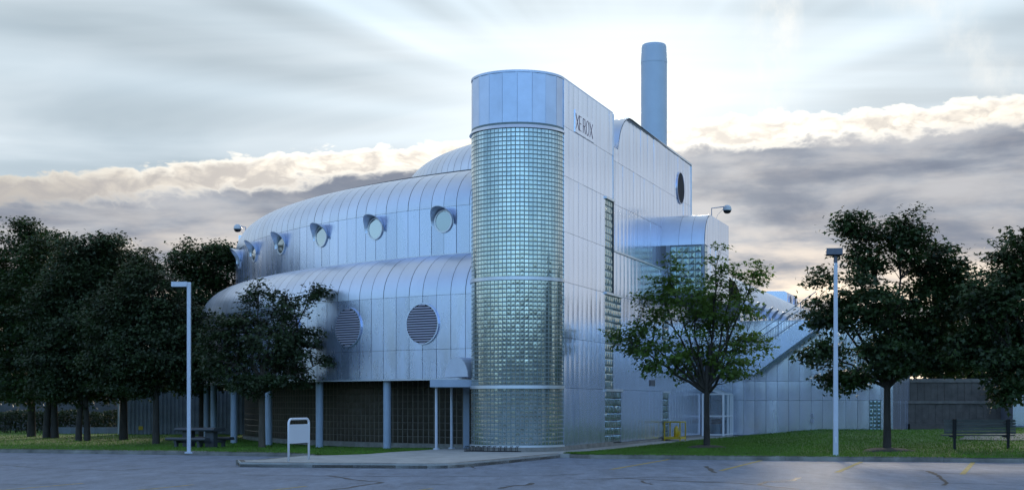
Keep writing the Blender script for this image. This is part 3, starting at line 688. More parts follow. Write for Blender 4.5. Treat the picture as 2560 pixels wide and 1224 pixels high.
# ---- projecting bay
sb0, wb = s_of(1665), 1.80; sb1 = sb0 + 5.7; ZB0, ZBB, ZBT = 6.7, 9.12, 10.62
n = 10; prof = [(sb0, ZB0), (sb0, ZBB)] + [(sb0+1.45*(1-math.cos(R(90*i/n))), ZBB+(ZBT-ZBB)*math.sin(R(90*i/n))) for i in range(1, n+1)] + [(sb1, ZBT), (sb1, ZB0)]
V = [(*wp(s, -0.3), z) for s, z in prof] + [(*wp(s, wb), z) for s, z in prof]; k = len(prof)
bay = bpart('bay', mk('bay', V, [tuple(range(k)), tuple(reversed(range(k, 2*k)))] + [(i, k+i, k+(i+1) % k, (i+1) % k) for i in range(k)], 'seam_dark'))
for i in range(3):   # curved roof strips
    w0, w1 = (wb*i/3+0.006 if i else -0.26), wb*(i+1)/3-0.006; V = []
    pr = prof[1:n+2]
    for t, (s, z) in enumerate(pr):
        nn = (-math.cos(R(90*t/n)), math.sin(R(90*t/n)))
        for w in (w0, w1): q = wp(s+nn[0]*0.02, w); V.append((q.x, q.y, z+nn[1]*0.02))
    ob('roof_panel', mk('roof_panel', V, [(2*t, 2*t+1, 2*t+3, 2*t+2) for t in range(len(pr)-1)], 'roof_metal', True), bay)
ncol = 9; cwb = (sb1-sb0)/ncol
def profb(s): d = s-sb0; return ZBB+(ZBT-ZBB)*math.sqrt(max(0, 1-((1.45-d)/1.45)**2)) if d < 1.45 else ZBT
for i in range(ncol):
    for z0, z1 in ((ZB0, ZBB), (ZBB, ZBT)):
        if i == 0 and z0 == ZB0: continue
        tops = None
        if z1 == ZBT: tops = [profb(sb0+cwb*(i+1-k/4))-ZBB for k in range(5)]; tops = tops if min(tops) < z1-z0-0.01 else None
        flat_panel('bay_panel', bay, wp(sb0+cwb*(i+0.5), wb+0.002), z0, cwb, z1-z0, NW, 'side_metal', 0.004, tops)
DM = tuple(-DV)
for w0, w1 in ((0.0, 0.2), (wb-0.14, wb)):
    P = [tuple(wp(sb0-0.03, w0)), tuple(wp(sb0+0.1, w0)), tuple(wp(sb0+0.1, w1)), tuple(wp(sb0-0.03, w1))]; ob('post', MB().prism(P[::-1], ZB0, ZBB).mesh('post', 'painted_grey'), bay)
def bay_glass(w0, w1, z0, z1, front):
    nc = max(1, round((w1-w0)/0.29)); nr = round((z1-z0)/0.295); a, b = (w1-w0)/nc, (z1-z0)/nr
    me = pillow(a-0.02, b-0.02, 0.012, 0.02, 'strip_glass', 'bay_block', 0.006)
    for i in range(nc):
        for k in range(nr):
            p = wp(sb0-0.004, w0+a*(i+0.5)) if front else wp(sb0+w0+a*(i+0.5), wb+0.004); nn = DM if front else NW
            ob('bay_block', me, bay, (p.x, p.y, z0+b*(k+0.5)), rot=(rnd.gauss(0, 0.02), 0, rot_of(nn)+rnd.gauss(0, 0.02)))
bay_glass(0.2, wb-0.14, ZB0+0.1, ZBB-0.05, True); bay_glass(0.06, cwb, ZB0+0.1, ZBB-0.05, False)
# ---- return wall facing the lawn, outside stair, wing behind
SR = 25.7; WE = w_of(2232, SR); ZR = 6.1
rw = bpart('return_wall', MB().prism([tuple(wp(SR+0.02, -0.5)), tuple(wp(SR+0.02, WE)), tuple(wp(SR+12, WE)), tuple(wp(SR+12, -0.5))], 0.0, ZR).mesh('return_wall', 'seam_dark'))
nr_ = 16; cwr = WE/nr_
for i in range(nr_):
    for z0, z1 in ((0.2, 2.02), (2.02, 3.0), (3.0, 4.9), (4.9, ZR)):
        if i == 14 and z0 == 0.2: continue
        flat_panel('return_panel', rw, wp(SR+0.012, cwr*(i+0.5)), z0, cwr, z1-z0, DM, 'side_metal', 0.005)
p = wp(SR-0.01, cwr*14.5)
for i in range(3):
    for k in range(9):
        q = wp(SR-0.0, cwr*14+cwr/3*(i+0.5)); ob('return_block', pillow(cwr/3-0.02, 0.19, 0.012, 0.03, 'strip_glass', 'return_block', 0.01) if (i, k) == (0, 0) else bpy.data.meshes['return_block'], rw, (q.x, q.y, 0.3+0.2*k), rot=(rnd.gauss(0, .03), 0, rot_of(DM)+rnd.gauss(0, .03)))
for i in range(9):
    for z0, z1 in ((0.2, 2.02), (2.02, ZR)): flat_panel('end_panel', rw, wp(SR+0.6+1.2*i, WE+0.002), z0, 1.2, z1-z0, NW, 'side_metal', 0.005)
P = [tuple(wp(SR-0.03, -0.3)), tuple(wp(SR-0.03, WE+0.05)), tuple(wp(SR+0.25, WE+0.05)), tuple(wp(SR+0.25, -0.3))]; bpart('coping', MB().prism(P, ZR, ZR+0.07).mesh('coping', 'trim_metal'))
SS_ = SR-1.25                                 # outer face of the stair
def sp_(px, py): w = w_of(px, SS_); q = wp(SS_, w); return w, z_of(py, q.y)
lo = [(0.35, sp_(1885, 935)[1]), sp_(1885, 935), sp_(2040, 821)]; hi = [(0.35, sp_(1890, 880)[1]), sp_(1890, 880), sp_(2040, 775)]
poly = lo + hi[::-1]; V = [(*wp(SS_, w), z) for w, z in poly] + [(*wp(SR-0.01, w), z) for w, z in poly]; k = len(poly)
stair = bpart('outside_stair', mk('outside_stair', V, [(0, 1, 4, 5), (1, 2, 3, 4), (k+5, k+4, k+1, k), (k+4, k+3, k+2, k+1)] + [(i, k+i, k+(i+1) % k, (i+1) % k) for i in range(k)], 'drum_metal'))
mb = MB(); slope = (hi[2][1]-hi[1][1])/(hi[2][0]-hi[1][0])
for off in (0.95, 0.62, 0.12): mb.tube([(*wp(SS_+0.03, 0.4), hi[1][1]+off), (*wp(SS_+0.03, hi[1][0]), hi[1][1]+off), (*wp(SS_+0.03, hi[2][0]), hi[2][1]+off)], 0.025, 6)
ww = 0.4
while ww < hi[2][0]:
    zb = hi[1][1] + max(0, (ww-hi[1][0])*slope); mb.tube([(*wp(SS_+0.03, ww), zb-0.05), (*wp(SS_+0.03, ww), zb+(0.95 if round((ww-0.4)/0.14) % 8 == 0 else 0.62))], 0.012 if round((ww-0.4)/0.14) % 8 else 0.024, 5); ww += 0.14
ob('handrail', mb.mesh('handrail', 'painted_grey'), stair)
# hooded canopy over the landing door
q = wp(SR-0.02, w_of(1826, SR)); mb = MB(); V = []
for i in range(9):
    a = R(180*i/8)
    for d in (0, 0.7): V.append((0.5*math.cos(a), d, 0.38*math.sin(a)))
mb.V = V; mb.F = [(2*i, 2*i+1, 2*i+3, 2*i+2) for i in range(8)] + [tuple(2*i+1 for i in range(9)), (0, 16, 17, 1)]
bpart('door_canopy', mb.mesh('door_canopy', 'white_paint'), (q.x, q.y, 5.93), rot_of(DM))
WW = 1.5; ZWB, ZWT = 7.35, 8.85; s0w, s1w = SR+0.3, SR+38
wing = bpart('rear_wing', MB().prism([tuple(wp(s0w, -6)), tuple(wp(s0w, WW)), tuple(wp(s1w, WW)), tuple(wp(s1w, -6))], 3.0, ZWB).mesh('rear_wing', 'seam_dark'))
nw = 50; cww = (s1w-s0w)/nw
wr_me = None
for i in range(nw):
    s_ = s0w+cww*(i+0.5); flat_panel('wing_panel', wing, wp(s_, WW+0.002), 6.0, cww, ZWB-6.0, NW, 'side_metal', 0.003)
    if wr_me is None:
        V = []
        for t in range(0, 91, 10):
            for u in (-cww/2+0.008, cww/2-0.008): V.append((u, -1.5*(1-math.cos(R(t)))+0.015, (ZWT-ZWB)*math.sin(R(t))))
        wr_me = mk('wing_roof_panel', V, [(2*t+1, 2*t, 2*t+2, 2*t+3) for t in range(9)], 'roof_metal', True)
    p = wp(s_, WW); ob('wing_roof_panel', wr_me, wing, (p.x, p.y, ZWB), rotz=rot_of(NW))
P = [tuple(wp(s0w, -6)), tuple(wp(s0w, 0.02)), tuple(wp(s1w, 0.02)), tuple(wp(s1w, -6))]; bpart('wing_top', MB().prism(P, ZWB, ZWT-0.005).mesh('wing_top', 'cap_metal'))
for px in (1879, 1894, 1910, 1927, 1942, 1957, 1972):
    s_ = s_of(px, WW+0.35); round_window(wp(s_, WW+0.015), 6.85, NW)
# rooftop unit
HD = 96.0; hx0, hx1 = px_at(1911, 800, HD).x, px_at(1968, 800, HD).x; hz = z_of(727, HD)
V = []; sec = [(0, 8.3), (0, hz-0.2), (0.06, hz-0.06), (0.2, hz), (hx1-hx0-0.2, hz), (hx1-hx0-0.06, hz-0.06), (hx1-hx0, hz-0.2), (hx1-hx0, 8.3)]
for d in (0, 4.6):
    for u, z in sec: V.append((hx0+u+d*DV.x, HD+d*DV.y, z))
hv = bpart('rooftop_unit', mk('rooftop_unit', V, [tuple(range(8)), tuple(reversed(range(8, 16)))] + [(i+1, i, 8+i, 9+i) for i in range(7)], 'drum_metal'))
for d in (1.2, 3.4):
    q = Vector((hx1+d*DV.x, HD+d*DV.y)); louvre(q, z_of(752, HD), NW, 0.48, 10)
louvre(Vector((hx0+0.9, HD)), z_of(762, HD), (0, -1), 0.48, 10)
# ---- entrance canopy
ec = bpart('entrance_canopy', MB().box((-2.97, 51.5, 2.43), (-1.25, 54.6, 2.70)).mesh('entrance_canopy', 'painted_grey'))
for x, y in ((-2.80, 52.7), (-2.28, 53.7)):
    ob('post', MB().lathe([(0.13, GZ), (0.13, GZ+0.03), (0.055, GZ+0.05), (0.055, 2.43)], 14, (x, y, 0)).mesh('post', 'pole_white', True), ec)
ob('pier', MB().box((-1.85, 53.9, GZ), (-1.62, 54.15, 2.43)).mesh('pier', 'painted_grey'), ec)
V = []
for i in range(13):
    a = R(180*i/12)
    for d in (0, 0.9): V.append((0.50*math.cos(a), d, 0.72*math.sin(a)))
ga_ = ang(1171, RL); nn = (math.cos(ga_), math.sin(ga_)); mb = MB(); mb.V = V
mb.F = [(2*i, 2*i+1, 2*i+3, 2*i+2) for i in range(12)] + [tuple(2*i+1 for i in range(13))]
bpart('barrel_hood', mb.mesh('barrel_hood', 'pole_white'), (DC.x+(RL)*nn[0]+0.05, DC.y+RL*nn[1], 2.80), rot_of(nn))
# ---- glazed vestibule at the inner corner
VS0, VS1, VW = s_of(1752), SR-0.02, 1.2; zv0, zv1, zv2 = 0.18, 2.33, 2.68
vs = wbox('vestibule', VS0, VS1, 0.03, VW, 0.10, 0.19, 'concrete')
def vb(a, b, w=0.09, nm='frame'):
    ob(nm, MB().bar((*wp(a[0], a[1]), a[2]), (*wp(b[0], b[1]), b[2]), w, w).mesh(nm, 'white_paint'), vs)
f0, f1 = VS0+0.05, VS1-0.05; g0, g1 = 0.08, VW-0.05
for s_, w_ in ((f0, g0), (f0, g1), (f1, g1), ((f0+f1)/2, g1), (f0+(f1-f0)*0.8, g1)): vb((s_, w_, zv0), (s_, w_, zv1), 0.10)
for z in (zv0+0.08, 1.20, zv1): vb((f0, g0, z), (f0, g1, z), 0.08); vb((f0, g1, z), (f1, g1, z), 0.07)
for s_ in (f0, (f0+f1)/2, f1): vb((s_, g1, zv1), (s_, g0, zv2), 0.07)
vb((f0, g0, zv2), (f1, g0, zv2), 0.08)
def vp(pts): ob('pane', mk('pane', [(*wp(a, b), z) for a, b, z in pts], [(0, 1, 2, 3)], 'vest_glass'), vs)
m = bpy.data.materials.new('vest_glass'); m.use_nodes = True; t = m.node_tree; t.nodes.clear()
o_ = t.nodes.new('ShaderNodeOutputMaterial'); mx = t.nodes.new('ShaderNodeMixShader'); mx.inputs[0].default_value = 0.28
tr = t.nodes.new('ShaderNodeBsdfTransparent'); tr.inputs[0].default_value = (0.72, 0.82, 0.86, 1); gl = t.nodes.new('ShaderNodeBsdfGlossy'); gl.inputs[1].default_value = 0.03
t.links.new(tr.outputs[0], mx.inputs[1]); t.links.new(gl.outputs[0], mx.inputs[2]); t.links.new(mx.outputs[0], o_.inputs[0]); MATS['vest_glass'] = m
for z0, z1 in ((zv0+0.1, 1.18), (1.24, zv1-0.04)):
    vp([(f0, g0, z0), (f0, g1, z0), (f0, g1, z1), (f0, g0, z1)]); vp([(f0, g1, z0), (f1, g1, z0), (f1, g1, z1), (f0, g1, z1)])
vp([(f0, g1, zv1), (f1, g1, zv1), (f1, g0, zv2), (f0, g0, zv2)])
# pylon at the far left of the upper tier
pp = px_at(606, 700, 74.5); bpart('pylon', MB().box((pp.x-0.2, pp.y, 6.5), (pp.x+0.6, pp.y+0.5, z_of(588, 74.5))).mesh('pylon', 'drum_metal'))
p = wp(s_of(2035, 0) if False else SR-0.01, w_of(2030, SR)); q = p - DV*0.05
for dz in (0, 0.28): bpart('socket_box', MB().box((-0.07, -0.01, -0.1), (0.07, 0.07, 0.1)).mesh('socket_box', 'slat'), (p.x, p.y, 0.95+dz), rot_of(DM))
# ================================================================== trees
def leaf_cloud(P, Nn, size, rs, droop=0.25):
    """P (k,3) leaf positions; one folded lobed leaf of six vertices at each"""
    k = len(P); g = rs.uniform(0, 2*np.pi, k); 
    nrm = Nn/np.linalg.norm(Nn, axis=1, keepdims=True)
    a = np.stack([np.cos(g), np.sin(g), rs.uniform(-0.9, 0.1, k)*droop*2], 1); a -= nrm*(a*nrm).sum(1, keepdims=True); a /= np.linalg.norm(a, axis=1, keepdims=True)
    b = np.cross(nrm, a); s = (size*rs.uniform(0.6, 1.25, k))[:, None]
    L = [(0, 0, 0), (0.50, -0.62, -0.12), (0.58, -0.22, 0.03), (1.15, 0, -0.10), (0.58, 0.22, 0.03), (0.50, 0.62, -0.12)]
    V = np.stack([P + s*(u*a + v*b + w*nrm) for u, v, w in L], 1).reshape(-1, 3)
    base = (np.arange(k)*6)[:, None]
    tri = np.array([[0, 1, 2], [0, 2, 3], [0, 3, 4], [0, 4, 5]]); Fc = (base[:, :, None] + tri[None]).reshape(-1, 3)
    return V, Fc
def np_mesh(name, V, Fc, m):
    me = bpy.data.meshes.new(name); me.vertices.add(len(V)); me.vertices.foreach_set('co', V.astype(np.float32).ravel())
    n = len(Fc); me.loops.add(n*3); me.loops.foreach_set('vertex_index', Fc.astype(np.int32).ravel()); me.polygons.add(n)
    me.polygons.foreach_set('loop_start', np.arange(0, n*3, 3, dtype=np.int32)); me.update(calc_edges=True); me.materials.append(MATS[m]); return me
def tree(label, base, trunk_r, fork, blobs, ntip, per, size, lm, seed, name='maple_tree', bark='bark', lean=0.0, spread=0.30, limbs=True, cat='tree', stems=None, group=None, inner=0.35, flat=0.36):
    """base: Vector at the trunk foot; fork: height of the first fork; blobs: (px, py, half width px, half height px, depth offset m) of crown lobes"""
    rs = np.random.RandomState(seed); D = base.y
    t = thing(name, label, cat, tuple(base), 0, group)
    bl = []
    for b in blobs:
        c = px_at(b[0], b[1], D + b[4]) - base; k = (D+b[4])/F; bl.append((np.array(c), np.array([b[2]*k, 0.5*(b[2]+b[3])*k*0.95, b[3]*k])))
    vol = np.array([r.prod() for _, r in bl]); pr = vol**0.6; pr /= pr.sum()
    mb = MB(); fk = Vector((lean*fork, 0, fork))
    stems_ = stems or [(0, 0)]
    for dx, dl in stems_:
        pts = [Vector((dx, 0, -0.15)), Vector((dx, 0, 0.0)), Vector((dx*0.9+lean*fork*0.4, 0, fork*0.45)), Vector((fk.x+dl, 0, fork)), Vector((fk.x*1.2+dl*1.3, 0, fork*1.45+0.2))]
        mb.tube(pts, [trunk_r*1.7, trunk_r*1.15, trunk_r*0.95, trunk_r*0.85, trunk_r*0.6], 9)
    limbpts = []
    for c, r in bl:
        c = Vector(c); end = c + Vector((0, 0, r[2]*0.75)); st = fk + Vector((0, 0, rs.uniform(-0.05, 0.35)*fork*0.4)); mid = Vector((st.x+(end.x-st.x)*0.45, st.y+(end.y-st.y)*0.45, st.z+(end.z-st.z)*0.40))
        pts = []
        for i in range(10):
            u = i/9; p = st*(1-u)**2 + mid*2*u*(1-u) + end*u*u; p += Vector(rs.normal(0, 0.035, 3))*(1 if 0 < i else 0); pts.append(p)
        r0 = trunk_r*0.55; mb.tube(pts, [r0*(1-0.88*i/9) for i in range(10)], 6); limbpts += [(p, r0*(1-0.88*i/9)) for i, p in enumerate(pts)][2:]
    LP = np.array([p for p, _ in limbpts])
    tips = []
    while len(tips) < ntip:
        c, r = bl[rs.choice(len(bl), p=pr)]; v = rs.normal(size=3); v /= np.linalg.norm(v); rad = inner + (1-inner)*rs.uniform()**0.55
        p = c + v*r*rad*(1+0.10*rs.normal()); 
        if p[2] > 0.7: tips.append(p)
    tips = np.array(tips)
    for p in tips:
        d = LP - p; d[:, 2] = d[:, 2]*0.8 + 0.5; i = np.argmin((d**2).sum(1)); q = Vector(limbpts[i][0]); e = Vector(p); L = (e-q).length
        mid = q.lerp(e, 0.5) + Vector((0, 0, -0.06*L)) + Vector(rs.normal(0, 0.04*L, 3)); w = min(limbpts[i][1]*0.6, 0.011+0.010*L)
        mb.tube([q, mid, e], [w, w*0.6, 0.004], 4, False)
    ob('trunk', mb.mesh('trunk', bark, True), t)
    # leaves hang in small sprays round each twig tip
    k = rs.poisson(per, ntip); tot = k.sum(); idx = np.repeat(np.arange(ntip), k)
    off = rs.normal(size=(tot, 3))*np.array([spread, spread, spread*flat]); P = tips[idx] + off
    out = P - tips.mean(0); out /= np.linalg.norm(out, axis=1, keepdims=True)+1e-6
    Nn = rs.normal(size=(tot, 3))*0.55 + np.array([0, 0, 0.9]) + out*0.35 
    V, Fc = leaf_cloud(P, Nn, size, rs); ob('crown', np_mesh('crown', V, Fc, lm), t)
    return t
def mulch(p, r):
    V = [(0, 0, 0.11)]; n = 26
    for j, (k, h) in enumerate(((0.3, 0.10), (0.6, 0.07), (0.85, 0.03), (1.0, -0.04))):
        for i in range(n):
            a = 2*math.pi*i/n; q = r*k*(1+0.10*math.sin(3*a+j)+rnd.uniform(-0.05, 0.05)); V.append((q*math.cos(a), q*math.sin(a), h+rnd.uniform(-0.012, 0.012)))
    Fc = [(0, 1+i, 1+(i+1) % n) for i in range(n)] + [(1+j*n+i, 1+(j+1)*n+i, 1+(j+1)*n+(i+1) % n, 1+j*n+(i+1) % n) for j in range(3) for i in range(n)]
    o = ob('mulch_bed', mk('mulch_bed', V, Fc, 'mulch', True), None, p); o['kind'] = 'structure'
def rbase(px, py, D0):
    x = (px-1280)/F*D0; return Vector((x, D0, lz_right(x, D0)))
def lbase(px, D0):
    x = (px-1280)/F*D0; return Vector((x, D0, lz_left(x, D0)))
bH = rbase(1767, 1117, 53.5); mulch(bH, 0.9)
tree('young green maple with open crown on the lawn in front of the side wall', bH, 0.115, 2.0,
     [(1590, 850, 62, 50, 0.3), (1655, 890, 75, 60, -0.5), (1640, 760, 45, 55, 0.4), (1665, 690, 45, 50, 0.0), (1720, 760, 65, 75, -0.6), (1795, 690, 26, 85, 0.2), (1785, 790, 60, 70, 0.6), (1845, 700, 22, 55, 0.3), (1850, 780, 45, 55, -0.3), (1900, 690, 22, 50, 0.2), (1870, 860, 55, 45, 0.2), (1830, 920, 65, 40, -0.6), (1740, 900, 70, 55, 0.8), (1540, 835, 20, 14, 0.0)],
     420, 23, 0.14, 'leaf_mid', 11, lean=0.0, spread=0.19, inner=0.25)
bI = rbase(2218, 1128, 48.2); mulch(bI, 0.95)
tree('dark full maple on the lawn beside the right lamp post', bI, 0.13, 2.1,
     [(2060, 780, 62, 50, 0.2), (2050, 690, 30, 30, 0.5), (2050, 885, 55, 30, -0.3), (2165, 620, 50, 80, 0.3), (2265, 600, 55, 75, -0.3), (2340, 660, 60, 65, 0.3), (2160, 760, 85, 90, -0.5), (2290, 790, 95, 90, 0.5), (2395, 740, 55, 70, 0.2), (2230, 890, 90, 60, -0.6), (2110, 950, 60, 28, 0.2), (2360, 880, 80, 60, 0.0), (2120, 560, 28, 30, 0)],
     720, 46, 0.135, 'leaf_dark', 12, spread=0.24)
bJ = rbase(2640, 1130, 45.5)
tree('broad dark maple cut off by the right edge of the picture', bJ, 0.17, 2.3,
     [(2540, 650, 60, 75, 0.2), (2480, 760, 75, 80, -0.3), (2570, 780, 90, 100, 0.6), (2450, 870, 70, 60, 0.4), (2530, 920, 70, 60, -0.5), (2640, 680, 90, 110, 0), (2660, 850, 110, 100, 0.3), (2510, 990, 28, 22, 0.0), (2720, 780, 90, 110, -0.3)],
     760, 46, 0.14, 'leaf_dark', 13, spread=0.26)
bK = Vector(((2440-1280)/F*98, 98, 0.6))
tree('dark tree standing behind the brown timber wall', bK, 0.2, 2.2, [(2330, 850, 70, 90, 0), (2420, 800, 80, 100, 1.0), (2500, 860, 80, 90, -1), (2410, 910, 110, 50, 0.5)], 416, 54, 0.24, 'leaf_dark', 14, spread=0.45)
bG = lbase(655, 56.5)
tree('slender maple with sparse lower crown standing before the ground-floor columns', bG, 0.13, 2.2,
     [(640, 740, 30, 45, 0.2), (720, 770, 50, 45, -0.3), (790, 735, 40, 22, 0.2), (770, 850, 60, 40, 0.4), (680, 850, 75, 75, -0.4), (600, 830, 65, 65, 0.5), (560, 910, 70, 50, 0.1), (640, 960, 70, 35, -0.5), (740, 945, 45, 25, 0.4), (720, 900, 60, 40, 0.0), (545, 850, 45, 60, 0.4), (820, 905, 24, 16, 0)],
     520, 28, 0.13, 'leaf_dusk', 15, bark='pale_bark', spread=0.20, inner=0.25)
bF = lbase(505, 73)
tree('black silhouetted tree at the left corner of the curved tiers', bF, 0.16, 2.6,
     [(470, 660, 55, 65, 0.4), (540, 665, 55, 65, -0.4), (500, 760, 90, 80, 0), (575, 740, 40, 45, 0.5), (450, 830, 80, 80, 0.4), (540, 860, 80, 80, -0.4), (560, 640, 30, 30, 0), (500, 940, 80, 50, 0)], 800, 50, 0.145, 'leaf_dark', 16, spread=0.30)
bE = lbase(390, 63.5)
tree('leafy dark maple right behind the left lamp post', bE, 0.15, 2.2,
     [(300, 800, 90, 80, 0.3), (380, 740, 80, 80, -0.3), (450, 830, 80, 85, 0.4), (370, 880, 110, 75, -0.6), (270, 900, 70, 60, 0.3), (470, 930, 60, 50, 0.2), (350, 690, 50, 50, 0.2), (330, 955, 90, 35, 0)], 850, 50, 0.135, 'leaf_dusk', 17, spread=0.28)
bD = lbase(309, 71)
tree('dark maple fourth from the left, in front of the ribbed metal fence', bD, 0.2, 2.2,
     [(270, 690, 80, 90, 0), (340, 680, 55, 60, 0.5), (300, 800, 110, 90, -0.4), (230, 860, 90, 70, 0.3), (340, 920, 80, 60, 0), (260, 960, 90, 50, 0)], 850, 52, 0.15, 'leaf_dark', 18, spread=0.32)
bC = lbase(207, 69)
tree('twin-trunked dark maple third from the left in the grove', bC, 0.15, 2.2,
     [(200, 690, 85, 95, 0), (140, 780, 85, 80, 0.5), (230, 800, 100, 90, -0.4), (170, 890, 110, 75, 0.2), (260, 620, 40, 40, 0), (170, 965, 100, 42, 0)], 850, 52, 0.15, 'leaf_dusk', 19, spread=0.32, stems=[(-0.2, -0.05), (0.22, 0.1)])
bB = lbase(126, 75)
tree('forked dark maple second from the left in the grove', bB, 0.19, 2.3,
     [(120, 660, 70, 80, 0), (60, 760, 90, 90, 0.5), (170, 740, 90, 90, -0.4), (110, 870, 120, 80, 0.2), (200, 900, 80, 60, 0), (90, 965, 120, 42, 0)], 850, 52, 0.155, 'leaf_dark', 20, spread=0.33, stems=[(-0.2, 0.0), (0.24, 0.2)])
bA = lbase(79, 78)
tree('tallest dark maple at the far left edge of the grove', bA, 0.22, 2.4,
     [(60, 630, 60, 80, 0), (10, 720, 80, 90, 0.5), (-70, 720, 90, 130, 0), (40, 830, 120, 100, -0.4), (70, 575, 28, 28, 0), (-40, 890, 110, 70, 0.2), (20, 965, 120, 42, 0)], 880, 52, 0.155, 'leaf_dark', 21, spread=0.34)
# ---- woods on the far side of the car park and beyond the site (seen mirrored in the glass and metal)
rs = np.random.RandomState(5); PP = []
for _ in range(1100):
    side = rs.uniform(); 
    if side < 0.5: x, y = rs.uniform(-130, 130), rs.uniform(-85, -62)
    elif side < 0.68: x, y = rs.uniform(-90, -14), rs.uniform(118, 150)
    elif side < 0.85: x, y = rs.uniform(75, 110), rs.uniform(-60, 150)
    else: x, y = rs.uniform(-130, -100), rs.uniform(-60, 170)
    h = 12 + 5.5*math.sin(x*0.21)*math.sin(y*0.13+x*0.05) + rs.uniform(-1.5, 2.0); n = 85
    if y > 100: h = 5.5
    v = rs.normal(size=(n, 3))*np.array([2.2, 2.2, 0.24*h]) + np.array([x, y, h*0.55]); PP.append(v[(v[:, 2] > 0.2) & (v[:, 2] < 1.02*h)])
P = np.concatenate(PP); V, Fc = leaf_cloud(P, rs.normal(size=P.shape)+np.array([0, 0, 0.3]), 0.9, rs)
o = ob('distant_woods', np_mesh('distant_woods', V, Fc, 'leaf_dark')); o['kind'] = 'stuff'; o['label'] = 'dark mass of distant trees around the car park'
# ---- grass blades
def grass(name, curves, zf, n, seed, vmax, umin=0.0, umax=1.0):
    rs = np.random.RandomState(seed); a = np.array(curves[0]); b = np.array(curves[1]); m = len(a)-1
    u = rs.uniform(umin, umax, n)*m; i = np.minimum(u.astype(int), m-1); f = (u-i)[:, None]; v = (rs.uniform(0, 1, n)**1.3*vmax)[:, None]
    A = a[i]*(1-f)+a[i+1]*f; B = b[i]*(1-f)+b[i+1]*f; p = A*(1-v)+B*v
    z = np.array([zf(x, y) for x, y in p]); h = rs.uniform(0.03, 0.085, n); g = rs.uniform(0, np.pi, n); w = rs.uniform(0.008, 0.02, n)
    V = np.empty((n, 3, 3)); V[:, 0, 0] = p[:, 0]-np.cos(g)*w; V[:, 0, 1] = p[:, 1]-np.sin(g)*w; V[:, 1, 0] = p[:, 0]+np.cos(g)*w; V[:, 1, 1] = p[:, 1]+np.sin(g)*w
    V[:, :2, 2] = z[:, None]-0.005; V[:, 2, 0] = p[:, 0]+rs.normal(0, 0.02, n); V[:, 2, 1] = p[:, 1]+rs.normal(0, 0.02, n); V[:, 2, 2] = z+h
    o = ob(name, np_mesh(name, V.reshape(-1, 3), np.arange(n*3).reshape(-1, 3), 'grass')); o['kind'] = 'stuff'; o['label'] = 'short mown grass'
grass('grass', right_curves, lz_right, 110000, 1, 1.0, 0.0, 0.5); grass('grass', left_curves, lz_left, 90000, 2, 0.8, 0.30, 1.0)
# ================================================================== street furniture
# left lamp: square pole with an arm-like flat head
p = gnd(472.5, 1129, 0.13); k = p.y/F; H = (1128-704)*k
t = thing('street_lamp', 'tall pale square lamp post with flat head bent to the left', 'lamp post', tuple(p), R(2))
MB().box((-0.062, -0.062, -0.05), (0.062, 0.062, H)).build('pole', 'pole_white', t)
MB().box((-0.60, -0.11, H-0.16), (-0.064, 0.11, H+0.01)).build('lamp_head', 'pole_white', t)
MB().box((-0.57, -0.09, H-0.175), (-0.12, 0.09, H-0.161)).build('lens', 'lamp_head', t)
MB().box((-0.13, -0.13, -0.04), (0.13, 0.13, 0.015)).build('base_plate', 'pole_white', t)
# right lamp: pole with a box head on top
p = gnd(2089, 1138, 0.15); k = p.y/F; H = (1137-636)*k
t = thing('street_lamp', 'tall pale lamp post with dark box head beside the kerb at right', 'lamp post', tuple(p), R(-6))
mb = MB(); a, b = 0.078, 0.055
mb.V = [(-a, -a, -0.05), (a, -a, -0.05), (a, a, -0.05), (-a, a, -0.05), (-b, -b, H-0.25), (b, -b, H-0.25), (b, b, H-0.25), (-b, b, H-0.25)]; mb.F = [(0, 1, 5, 4), (1, 2, 6, 5), (2, 3, 7, 6), (3, 0, 4, 7), (4, 5, 6, 7)]
mb.build('pole', 'pole_white', t)
MB().tube([(0, 0, H-0.26), (0, 0, H+0.01)], 0.06, 10).build('neck', 'lamp_head', t)
MB().box((-0.32, -0.22, H), (0.20, 0.22, H+0.20)).build('lamp_head', 'lamp_head', t)
MB().box((-0.29, -0.19, H-0.015), (0.17, 0.19, H-0.001)).build('lens', 'black', t)
MB().box((-0.035, -0.084, 0.42), (0.035, -0.079, 0.62)).build('hand_hole_cover', 'trim_metal', t)
# noticeboard
p = gnd(721.5, 1151.5, GZ); q = gnd(772, 1147, GZ); d = (q-p); L = d.length
t = thing('sign_board', 'blank white sign board in a looped white tube frame on the pavement', 'sign', tuple(p), math.atan2(d.y, d.x))
hh = (1150-1045)/F*p.y
pts = [(0, 0, -0.02), (0, 0, hh-0.16)] + [(0.16-0.16*math.cos(R(a)), 0, hh-0.16+0.16*math.sin(R(a))) for a in (22, 45, 67, 90)] + [(L-0.16+0.16*math.sin(R(a)), 0, hh-0.16+0.16*math.cos(R(a))) for a in (0, 22, 45, 67, 90)] + [(L, 0, -0.02)]
MB().tube(pts, 0.034, 10).build('frame', 'white_paint', t, smooth=True)
MB().box((0.036, -0.02, hh-0.72), (L-0.036, 0.02, hh-0.16)).build('panel', 'sign_face', t)
